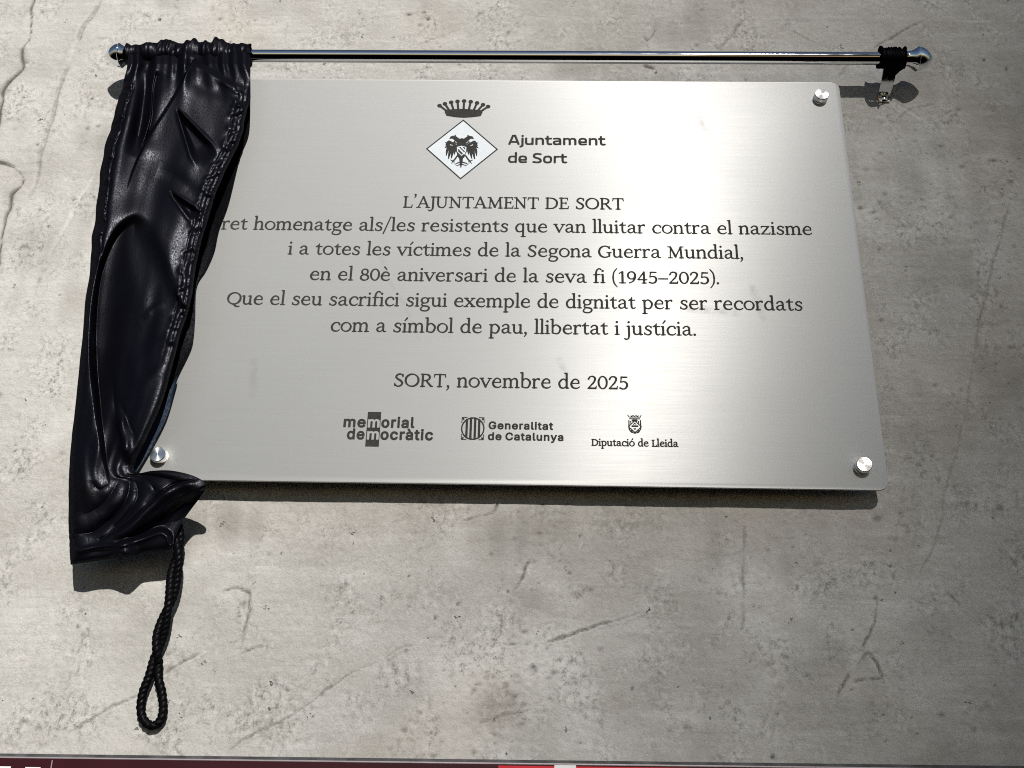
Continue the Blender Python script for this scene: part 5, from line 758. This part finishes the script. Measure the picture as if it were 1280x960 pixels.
ROWS = [(161, 64, 312, 65), (160, 74, 313, 76), (157, 92, 313, 94), (150, 115, 312, 122), (141, 146, 305, 152), (134, 172, 297, 180), (127, 206, 282, 213), (122, 240, 269, 246), (118, 280, 257, 284), (113, 322, 247, 322), (108, 370, 240, 368), (103, 422, 230, 402), (98, 470, 219, 444), (93, 520, 203, 502), (88.5, 558, 183, 548), (86.5, 585, 168, 580), (86, 603, 172, 591), (85.5, 620, 190, 588.5), (85.5, 636, 212, 588), (85.5, 652, 235, 592.5), (86, 664, 251.5, 599.5), (86.5, 674, 258, 608), (86.5, 683, 250, 622), (87, 690, 238, 638), (87.5, 697, 226, 656), (88.5, 706, 213.5, 687)]
curtain = thing('curtain', 'black satin curtain with gathered edges drawn aside over the left of the plaque', 'curtain', at(170, 74, .03))

def drape():
    NV, NU = 520, 240
    rows = catmull(ROWS, 12); rows = np.stack([np.interp(np.linspace(0, len(rows) - 1, NV), np.arange(len(rows)), rows[:, q]) for q in range(4)], 1)
    u = np.linspace(0, 1, NU)[None]; v = np.linspace(0, 1, NV)[:, None]
    jit = grid_noise((NV, 2), (4.0, .01), 35); yy = rows[:, 1]
    rows[:, 0] += 0.7 * jit[:, 0] * sstep(92, 110, yy) * sstep(400, 330, yy) + .2 * jit[:, 0]
    rows[:, 2] += 0.9 * jit[:, 1] * sstep(92, 110, yy) * sstep(470, 390, yy)
    X = rows[:, 0:1] * (1 - u) + rows[:, 2:3] * u; Y = rows[:, 1:2] * (1 - u) + rows[:, 3:4] * u
    nA = .75 * grid_noise((NV, NU), (60, 11), 31) + .6 * grid_noise((NV, NU), (28, 20), 36); nB = grid_noise((NV, NU), (9, 7), 32); nC = grid_noise((NV, NU), (2.2, 2.2), 33)
    dl = (X - rows[:, 0:1]); dr = (rows[:, 2:3] - X)                      # pixels from the left and right edges
    h = np.interp(Y, [64, 80, 130, 200, 270, 400, 520, 600, 650, 710], [38, 42, 44, 47, 49, 48, 47, 45, 40, 34]) + .75 * nA + .06 * nB
    def ridge(pts, A, w, fade=0.0):
        nonlocal h
        d, s, al = poly_dist(X, Y, catmull(pts, 6))
        f = np.clip(np.minimum(al, 1 - al) / fade, 0, 1) if fade else 1
        h = h + A * np.exp(-(d / w) ** 2) * f
    def crease(pts, A, w, fade=.2):
        nonlocal h
        d, s, al = poly_dist(X, Y, catmull(pts, 6))
        h = h - A * np.exp(-d / w) * np.clip(np.minimum(al, 1 - al) / fade, 0, 1)
    def step(pts, A, soft, decay, f0=.05, f1=.3):
        """a fold: the right-hand side of the line (looking along it) lies higher"""
        nonlocal h
        d, s, al = poly_dist(X, Y, catmull(pts, 6))
        sd = d * s
        f = sstep(0, f0, al) * (1 - sstep(1 - f1, 1, al))
        h = h + A * f * np.where(sd > 0, np.exp(-(sd / decay)), 0) * sstep(-soft, soft, sd) 
        h = h - .5 * A * f * np.where(sd <= 0, np.exp(sd / (decay * .35)), 0) * (1 - sstep(-soft, soft, sd))
    # hanging gathers below the heading
    g1 = grid_noise((1, 400), (.01, 7.0), 41)[0]; g2 = grid_noise((1, 400), (.01, 15), 42)[0]
    fan = (X - 235) / (1 + np.clip(Y - 80, 0, 200) / 240) + 235
    gi = np.interp(fan, np.linspace(140, 330, 400), g1); gj = np.interp(fan, np.linspace(140, 330, 400), g2)
    h = h + 1.5 * gi * np.exp(-np.clip(Y - 88, 0, 999) / 16) + 1.5 * gj * np.exp(-np.clip(Y - 84, 0, 999) / 40)
    # left roll with a dark gap on its right
    ridge([(172, 100), (158, 150), (146, 200), (136, 260), (126, 320), (116, 400), (110, 480)], 5.0, 15, .12)
    ridge([(186, 92), (180, 130), (174, 165), (166, 195)], -8, 8, .25)
    step([(196, 256 - 170), (191, 112), (188, 150), (176, 188)][::-1], -4.0, 1.6, 16, .2, .1)
    # the broad right-hand panel laps over the left folds
    step([(158, 238), (168, 208), (185, 172), (203, 144), (222, 113), (232, 92), (244, 72)], 8.0, 1.6, 46, .35, .05)
    ridge([(232, 100), (262, 112), (290, 118)], -1.5, 9, .3); ridge([(268, 82), (276, 100), (300, 112)], 2.0, 5, .2)
    # two sharp dents near the right seam
    def dent(tip, ax_, L, wid, A, rim):
        nonlocal h
        a = np.array(ax_, float); a /= np.hypot(*a)
        s = (X - tip[0]) * a[0] + (Y - tip[1]) * a[1]; t = -(X - tip[0]) * a[1] + (Y - tip[1]) * a[0]
        hw = wid * np.clip(s / L, 0.02, 1)
        q = np.abs(t) / hw
        on = sstep(0, .25 * L, s) * (1 - sstep(L * .9, L * 1.35, s))
        h = h - A * on * np.exp(-(q / .75) ** 4) + rim * on * np.exp(-((np.abs(t) - hw * 1.05) / 2.6) ** 2)
    dent((220, 134), (38, 64), 62, 15, 7.0, 1.6)
    dent((211, 238), (34, 32), 40, 8, 5.0, 1.3)
    ridge([(196, 214), (222, 224), (250, 250)], -1.8, 9, .3)
    # the great arch: cloth turns under it into a deep hollow
    arch = catmull([(137, 616), (128, 578), (119, 525), (112, 470), (110, 430), (112, 385), (119, 342), (130, 310), (144, 284), (160, 269), (172, 267), (187, 278), (201, 303), (212, 328), (219, 350), (226, 372), (240, 385)], 6)
    d, s, al = poly_dist(X, Y, arch); sd = d * s
    fo = sstep(0, .10, al)
    inn = np.where(sd > 0, 1 - np.exp(-(sd / 9) ** 1.5), 0)
    lx = np.interp(Y, [262, 269, 284, 310, 342, 385, 430, 470, 525, 578, 616], [166, 160, 144, 130, 119, 112, 110, 112, 119, 128, 137])
    climb = np.clip(X - lx - 6, 0, 110) * .24
    top_w = sstep(430, 310, Y)
    lowf = 1 - sstep(440, 630, Y) * .85
    drop = np.where(sd > 0, (np.maximum(sd, 0) / (8 + 12 * top_w * sstep(135, 170, X))) ** 1.7 * 13, 0)
    floor_ = 2.0 + 1.3 * np.log1p(np.exp(((8 + 13 * sstep(262, 440, Y)) * lowf - climb - 2.0) / 1.3))
    h = h - .66 * nA * sstep(0, 14, sd) * fo * sstep(560, 470, Y)
    kk = .6 + 4.0 * top_w * sstep(150, 178, X)                                   # the turn under the arch is soft, the left-hand fold is sharp
    soft = -kk * np.log(np.exp(-np.minimum(drop, 60) / kk) + np.exp(-floor_ / kk))
    soft0 = -kk * np.log(1 + np.exp(-floor_ / kk))
    h = h - fo * np.where(sd > 0, soft - soft0, 0)
    ridge([(168, 330), (160, 400), (150, 470), (146, 540)], 1.2, 14, .35); ridge([(196, 350), (188, 400), (176, 450)], -1.8, 9, .3)
    h = h + 1.8 * fo * np.exp(-(np.abs(sd + 3) / (10 + 5 * top_w)) ** 1.8)
    # creases inside the hollow
    ridge([(180, 400), (192, 386), (206, 381)], 1.2, 4, .3); ridge([(165, 430), (170, 470), (180, 505)], 1.3, 10, .35)
    ridge([(196, 428), (210, 424), (222, 420)], .8, 5, .3); ridge([(174, 486), (188, 474), (205, 455)], 1.2, 7, .3)
    ridge([(148, 508), (152, 535), (157, 560), (163, 580)], 4.5, 7, .25); crease([(150, 505), (162, 532), (170, 550)], 2.5, 4)
    # pinch where the back drags the hem upward, and folds fanning from it
    h = h - 9 * np.exp(-((X - 168) ** 2 + (Y - 588) ** 2) / 20 ** 2)
    crease([(163, 592), (160, 618), (146, 642), (118, 664), (92, 668)], 5.0, 7)
    crease([(152, 590), (142, 612), (124, 634), (96, 648)], 3.2, 9, .3)
    crease([(168, 596), (172, 620), (158, 644), (130, 670)], 4.0, 6)
    crease([(172, 593), (186, 602), (196, 618)], 2.5, 5)
    crease([(140, 470), (146, 530), (158, 584)], 2.5, 8, .3)
    for q in ([(176, 592), (200, 597), (226, 601)], [(150, 628), (138, 648), (118, 658)], [(200, 612), (188, 622), (176, 636)], [(226, 622), (208, 636), (192, 652)], [(100, 690), (140, 688), (176, 680)], [(112, 600), (124, 612), (140, 604)]):
        crease(q, 1.1, 3.0, .3)
    ridge([(104, 560), (108, 600), (100, 640)], 1.4, 9, .4)
    # the turned hem: two stitched lines sweeping up to the right tip
    hemA = catmull([(252, 599), (216, 606), (188, 628), (160, 654), (125, 674)], 6); hemB = catmull([(259, 608), (222, 626), (182, 656), (144, 679)], 6)
    dA, sA, aA = poly_dist(X, Y, hemA); dB, sB, aB = poly_dist(X, Y, hemB)
    h = h + 3.0 * np.exp(-((dA - 5) / 7) ** 2) * (sA < 0) * (1 - sstep(.8, 1, aA)) * sstep(0, .15, aA) - 1.3 * np.exp(-(dA / 1.8) ** 2) * sstep(0, .15, aA)
    ib = np.where(sB < 0, 1 - np.exp(-dB / 7), 0) * (Y > 600) * (1 - sstep(.82, 1, aB)) * sstep(0, .2, aB)
    h = h - 13 * ib - 1.2 * np.exp(-(dB / 1.6) ** 2)
    # lower front hem standing forward again
    hemC = catmull([(92, 690), (120, 684), (150, 680), (180, 670), (200, 663), (211, 668), (214, 678)], 6)
    dC, sC, aC = poly_dist(X, Y, hemC)
    low = sstep(-6, 5, dC * sC) * (X < 216)
    h = h + 12 * low * sstep(0.25, .6, aC) + 2.4 * np.exp(-(dC / 4) ** 2)
    # gathered seams
    sl = np.cumsum(np.hypot(np.diff(rows[:, 0], prepend=rows[0, 0]), np.diff(rows[:, 1], prepend=rows[0, 1])))[:, None]
    sr = np.cumsum(np.hypot(np.diff(rows[:, 2], prepend=rows[0, 2]), np.diff(rows[:, 3], prepend=rows[0, 3])))[:, None]
    wl = sstep(17, 9, dl) * sstep(95, 115, Y) * sstep(345, 290, Y) * sstep(0, 3, dl + 1)
    wr = sstep(27, 15, dr) * sstep(96, 125, Y) * sstep(470, 385, Y)
    gp = np.random.default_rng(77)
    def puckers(s_arr, d_arr, weight, s0, s1, rows_, L_, A_):
        nonlocal h
        acc = np.zeros_like(h)
        for off in rows_:
            s = s0
            while s < s1:
                s += gp.uniform(5.5, 12)
                tilt = gp.uniform(-.5, .7); ln = L_ * gp.uniform(.7, 1.5); wd = gp.uniform(2.2, 4.4); o2 = off + gp.uniform(-2, 2)
                rr = (np.abs(s_arr[:, 0] - s) < 16)
                ds = (s_arr[rr] - s) + tilt * (d_arr[rr] - o2); dd = d_arr[rr] - o2
                acc[rr] += A_ * gp.uniform(.4, 1.4) * gp.choice([1, 1, 1, 1, -.5]) * np.exp(-(ds / wd) ** 2 - (dd / ln) ** 2)
        h = h + weight * acc
    puckers(sl, dl, wl, 20, 300, (3, 10), 6, 2.2)
    puckers(sr, dr, wr, 20, 420, (4, 16), 8.5, 1.5)
    for off in (8, 16): h = h - .7 * np.exp(-((dr - off) / 1.8) ** 2) * sstep(90, 120, Y) * sstep(470, 390, Y)
    h = h - 1.0 * np.exp(-((dl - 13) / 1.6) ** 2) * sstep(95, 115, Y) * sstep(345, 290, Y)
    # both edges curl back towards the wall
    h = h - 9 * np.exp(-np.clip(dl, 0, 99) / 5.0) * sstep(80, 120, Y) * sstep(712, 690, Y) - 7 * np.exp(-np.clip(dr, 0, 99) / 4.0) * sstep(90, 140, Y) * sstep(600, 540, Y)
    h = h - 5 * np.exp(-np.clip(706 - Y - (X - 88) * .15, 0, 99) / 3.0)
    h = np.maximum(h, 27.5 + .3 * nB)
    P = np.zeros((NV, NU, 3))
    o = np.array(cam.matrix_world.translation); r_, u_, b_ = np.array(right), np.array(up), np.array(back)
    D = r_ * ((X - 640) / FPX)[..., None] - u_ * ((Y - 480) / FPX)[..., None] - b_
    k_ = (-h / 1000 - o[1]) / D[..., 1]
    P = o + D * k_[..., None]
    ob = grid_mesh('drape', P, SATIN, curtain)
    return ob
drape()

def strip(name, left, rgt, dl_, dr_, mat, n=120, m=24, wave=1.0, seed=60):
    """a hanging sheet between two outlines given in photo pixels, with depths (mm off the wall) along each"""
    Lc, Rc = catmull(left, 10), catmull(rgt, 10)
    f = lambda c, t: np.array([np.interp(t, np.linspace(0, 1, len(c)), c[:, q]) for q in (0, 1)])
    nz = grid_noise((n, m), (9, 4), seed)
    P = np.zeros((n, m, 3))
    for i in range(n):
        t = i / (n - 1); a, b = f(Lc, t), f(Rc, t)
        for j in range(m):
            s = j / (m - 1); p = a * (1 - s) + b * s
            hh = dl_ + (dr_ - dl_) * s + wave * nz[i, j] * (1 - abs(2 * s - 1) * .4)
            P[i, j] = at(p[0], p[1], max(hh, 22.2) / 1000)
    return grid_mesh(name, P, mat, curtain)
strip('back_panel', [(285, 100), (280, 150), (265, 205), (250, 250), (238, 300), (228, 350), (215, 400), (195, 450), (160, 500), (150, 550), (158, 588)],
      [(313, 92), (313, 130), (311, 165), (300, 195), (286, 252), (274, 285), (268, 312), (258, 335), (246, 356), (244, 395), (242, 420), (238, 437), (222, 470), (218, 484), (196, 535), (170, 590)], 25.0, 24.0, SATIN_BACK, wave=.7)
strip('sky_lit_facet', [(222, 468), (206, 500), (186, 540), (172, 562), (165, 586)], [(220.5, 480), (208, 522), (190, 558), (176, 582), (169.5, 592)], 27, 25, SKY_SHEEN, n=60, m=14, wave=.4, seed=70)  # inner facet of the curtain, sky reflection painted in as blue
ruffle_tube('rod_pocket', 160, 313.5, curtain, SATIN, .0104, .0012, .0062, .001, 81, env=lambda t: max(.12, min(1, (t - .16) / .1, (.93 - t) / .12)))

# torn collar of the same black cloth left on the far end of the rod
scrap = ruffle_tube('cloth_scrap', 1099, 1131, None, SATIN_BACK, .0090, .0007, .0022, .0012, 91, nx=60)
def scrap_tongue():
    n, m_ = 40, 22
    nz = grid_noise((n, m_), (5, 3), 95)
    P = np.zeros((n, m_, 3))
    for i in range(n):
        t = i / (n - 1)
        y = 76 + 23 * t
        xl = np.interp(t, [0, .5, 1], [1101, 1105, 1111]); xr = np.interp(t, [0, .45, .6, 1], [1130, 1129, 1124, 1115])
        for j in range(m_):
            s = j / (m_ - 1)
            P[i, j] = at(xl + (xr - xl) * s, y + 1.2 * nz[i, j] * (t > .9), (40 - 15 * t - 5 * abs(2 * s - 1) ** 2 + .5 * nz[i, j]) / 1000)
    return grid_mesh('hanging_tongue', P, SATIN_BACK, scrap)
scrap_tongue()
tag(scrap, 'torn black cloth collar wrapped round the rod beside its right bracket', 'cloth scrap')

# ------------------------------------------------------------------ twisted pull cord with an end loop
def cord():
    centre = catmull([(212, 640), (221, 664), (222.5, 690), (218.5, 715), (214, 745), (206, 772), (200, 795), (196, 815), (194.5, 830)], 14)
    N = len(centre); R0 = .0024
    depth = np.linspace(22, 8, N)
    pix = lambda u, v, dmm: np.array(at(u, v, dmm / 1000))
    C = np.array([pix(u, v, d) for (u, v), d in zip(centre, depth)])
    turns = 1.6
    def strand(ph):
        out = []
        for i in range(N):
            th = ph + 2 * math.pi * turns * (i / (N - 1) - 1)
            out.append(C[i] + np.array([math.cos(th) * R0, math.sin(th) * R0, 0]))
        return out
    A, B = strand(math.pi), strand(0.0)
    loop = [pix(u, v, d) for u, v, d in ((186, 846, 8), (178.5, 866, 7), (176, 886, 6), (180, 900, 5.5), (190, 907, 5.5), (200, 901, 5.5), (204, 886, 6), (202.5, 866, 7), (198, 846, 8))]
    path = catmull(A[::3] + [A[-1]] + loop + B[::-1][::3] + [B[0]], 8)
    seg = np.linalg.norm(np.diff(path, axis=0), axis=1); cum = np.concatenate([[0], np.cumsum(seg)])
    M = int(cum[-1] / .0009); path = np.stack([np.interp(np.linspace(0, cum[-1], M), cum, path[:, q]) for q in range(3)], 1)
    T = np.gradient(path, axis=0); T /= np.linalg.norm(T, axis=1)[:, None]
    n = np.array([0, -1.0, 0]); n -= T[0] * n.dot(T[0]); n /= np.linalg.norm(n)
    K = 30; P = np.zeros((M, K + 1, 3)); s_ = 0
    for i in range(M):
        n = n - T[i] * n.dot(T[i]); n /= np.linalg.norm(n); b = np.cross(T[i], n)
        s_ = i * .0009
        for j in range(K + 1):
            a = 2 * math.pi * (j % K) / K
            lob = abs(math.cos(1.5 * (a - 2 * math.pi * s_ / .0125)))
            r = .0026 + .0008 * lob + .00008 * math.sin(a * 17 + s_ * 4000)
            P[i, j] = path[i] + (n * math.cos(a) + b * math.sin(a)) * r
    P[..., 1] = np.minimum(P[..., 1], -.0012)
    o = grid_mesh('pull_cord', P, ROPE)
    tag(o, 'twisted black pull cord ending in a teardrop loop below the curtain', 'cord')
cord()

# ------------------------------------------------------------------ red information panel, only its top edge in view
k = Mat('sign_maroon'); nz = k.noise(30, 4); k.l(k.ramp(nz, [(.3, (.024, .0015, .004)), (.7, (.032, .002, .006))]), k.b.inputs['Base Color']); k.set(Roughness=.5, Specular_IOR_Level=.15); MAROON = k.m
k = Mat('sign_red'); nz = k.noise(30, 4); k.l(k.ramp(nz, [(.3, (.50, .008, .022)), (.7, (.56, .012, .03))]), k.b.inputs['Base Color']); k.set(Roughness=.45, Specular_IOR_Level=.2); RED = k.m
k = Mat('sign_white'); nz = k.noise(40, 4); k.l(k.ramp(nz, [(.3, (.66, .66, .68)), (.7, (.74, .74, .75))]), k.b.inputs['Base Color']); k.set(Roughness=.4); WHITE = k.m
k = Mat('sign_backing'); nz = k.noise(70, 5); k.l(k.ramp(nz, [(.35, (.012, .012, .015)), (.65, (.06, .06, .066))]), k.b.inputs['Base Color']); k.set(Roughness=.6); BACKING = k.m
k = Mat('sign_trim'); nz = k.noise(60, 4); k.l(k.ramp(nz, [(.3, (.30, .27, .29)), (.7, (.40, .36, .38))]), k.b.inputs['Base Color']); k.set(Roughness=.35, Metallic=.4); TRIM = k.m
ZT = at(300, 949.5, .010).z + .0014
sx = lambda u: at(u, 945.7 + u * .0129, .010).x
sign = thing('information_panel', 'dark red information panel with white print along the bottom edge of the wall', 'sign', Vector((0, -.01, ZT - .30)))
def slab_part(name, x0, x1, z0, z1, y0, y1, mat, parent, bev=0):
    bm = bmesh.new(); box(bm, Vector(((x0 + x1) / 2, (y0 + y1) / 2, (z0 + z1) / 2)), (abs(x1 - x0), abs(y1 - y0), abs(z1 - z0)))
    if bev: bmesh.ops.bevel(bm, geom=bm.edges[:], offset=bev, segments=2, affect='EDGES')
    o = from_bm(name, bm, mat, parent); return o
XL, XR = -.62, .56
slab_part('backing', XL, XR, ZT - .30, ZT + .0028, -.0005, -.0052, BACKING, sign, .0004)
board = slab_part('board', XL + .002, XR - .002, ZT - .299, ZT, -.0054, -.010, MAROON, sign, .0003)
slab_part('edge_trim', XL + .002, XR - .002, ZT - .0008, ZT + .0002, -.0056, -.0103, TRIM, sign, .0002)
slab_part('red_field', sx(627), sx(1290), ZT - .06, ZT - .0018, -.0098, -.01008, RED, board)
slab_part('white_bar', sx(697), sx(724), ZT - .06, ZT - .0010, -.0098, -.0105, WHITE, board)
for u0, u1, dz in ((-18, 20, .0066), (38, 57, .0069), (122, 129, .0078)):
    slab_part('lettering', sx(u0), sx(u1), ZT - .05, ZT - dz, -.0098, -.01012, WHITE, board)
slab_part('joint_line', sx(69.4), sx(70.6), ZT - .05, ZT - .002, -.0098, -.01006, TRIM, board)

sign.rotation_euler.y = -.0078

# ------------------------------------------------------------------ unseen block added to half cover the sun and dim the wall's right
k = Mat('blocker_facade'); nz = k.noise(.6, 5); k.l(k.ramp(nz, [(.3, (.34, .29, .23)), (.7, (.42, .37, .30))]), k.b.inputs['Base Color']); k.set(Roughness=.9); FACADE = k.m
k = Mat('blocker_glass'); k.l(k.map(k.noise(3, 3), .3, .7, .05, .12), k.b.inputs['Roughness']); k.set(Base_Color=(.03, .035, .04, 1)); GLASS = k.m
DIST = 62.0; DEEP = 5.0
slope = SUN_TO.x / -SUN_TO.y
XE = .19 + slope * DIST + max(0.0, slope - SUN_TO.z / -SUN_TO.y / 3.4) * DEEP
sun_blocker = thing('sun_blocker_block', 'unseen gabled block added behind the camera to shade the right of the wall', 'sun blocker', Vector((XE + 11, -DIST - DEEP / 2, 0)))
HALF, EAVE, PITCH = 13.0, 20.0, 3.4
ZE = 2.05 + SUN_TO.z / -SUN_TO.y * DIST
X0 = XE - (ZE - EAVE) / PITCH
slab_part('wall', X0 + .3, X0 + 2 * HALF - .3, 0, EAVE, -DIST - .3, -DIST - DEEP + .3, FACADE, sun_blocker)
bm = bmesh.new()
v = [[bm.verts.new((x, y, z)) for x, z in ((X0, EAVE), (X0 + 2 * HALF, EAVE), (X0 + HALF, EAVE + HALF * PITCH))] for y in (-DIST, -DIST - DEEP)]
bm.faces.new(v[0]); bm.faces.new(v[1][::-1])
for i in range(3): bm.faces.new((v[0][i], v[1][i], v[1][(i + 1) % 3], v[0][(i + 1) % 3]))
from_bm('roof', bm, FACADE, sun_blocker)
XE = X0 + 2
for f_ in range(6):
    for c_ in range(6):
        slab_part('blocker_window', XE + 1.5 + c_ * 3.5, XE + 2.9 + c_ * 3.5, 1.15 + f_ * 3.2, 2.85 + f_ * 3.2, -DIST + .03, -DIST - .2, GLASS, sun_blocker)
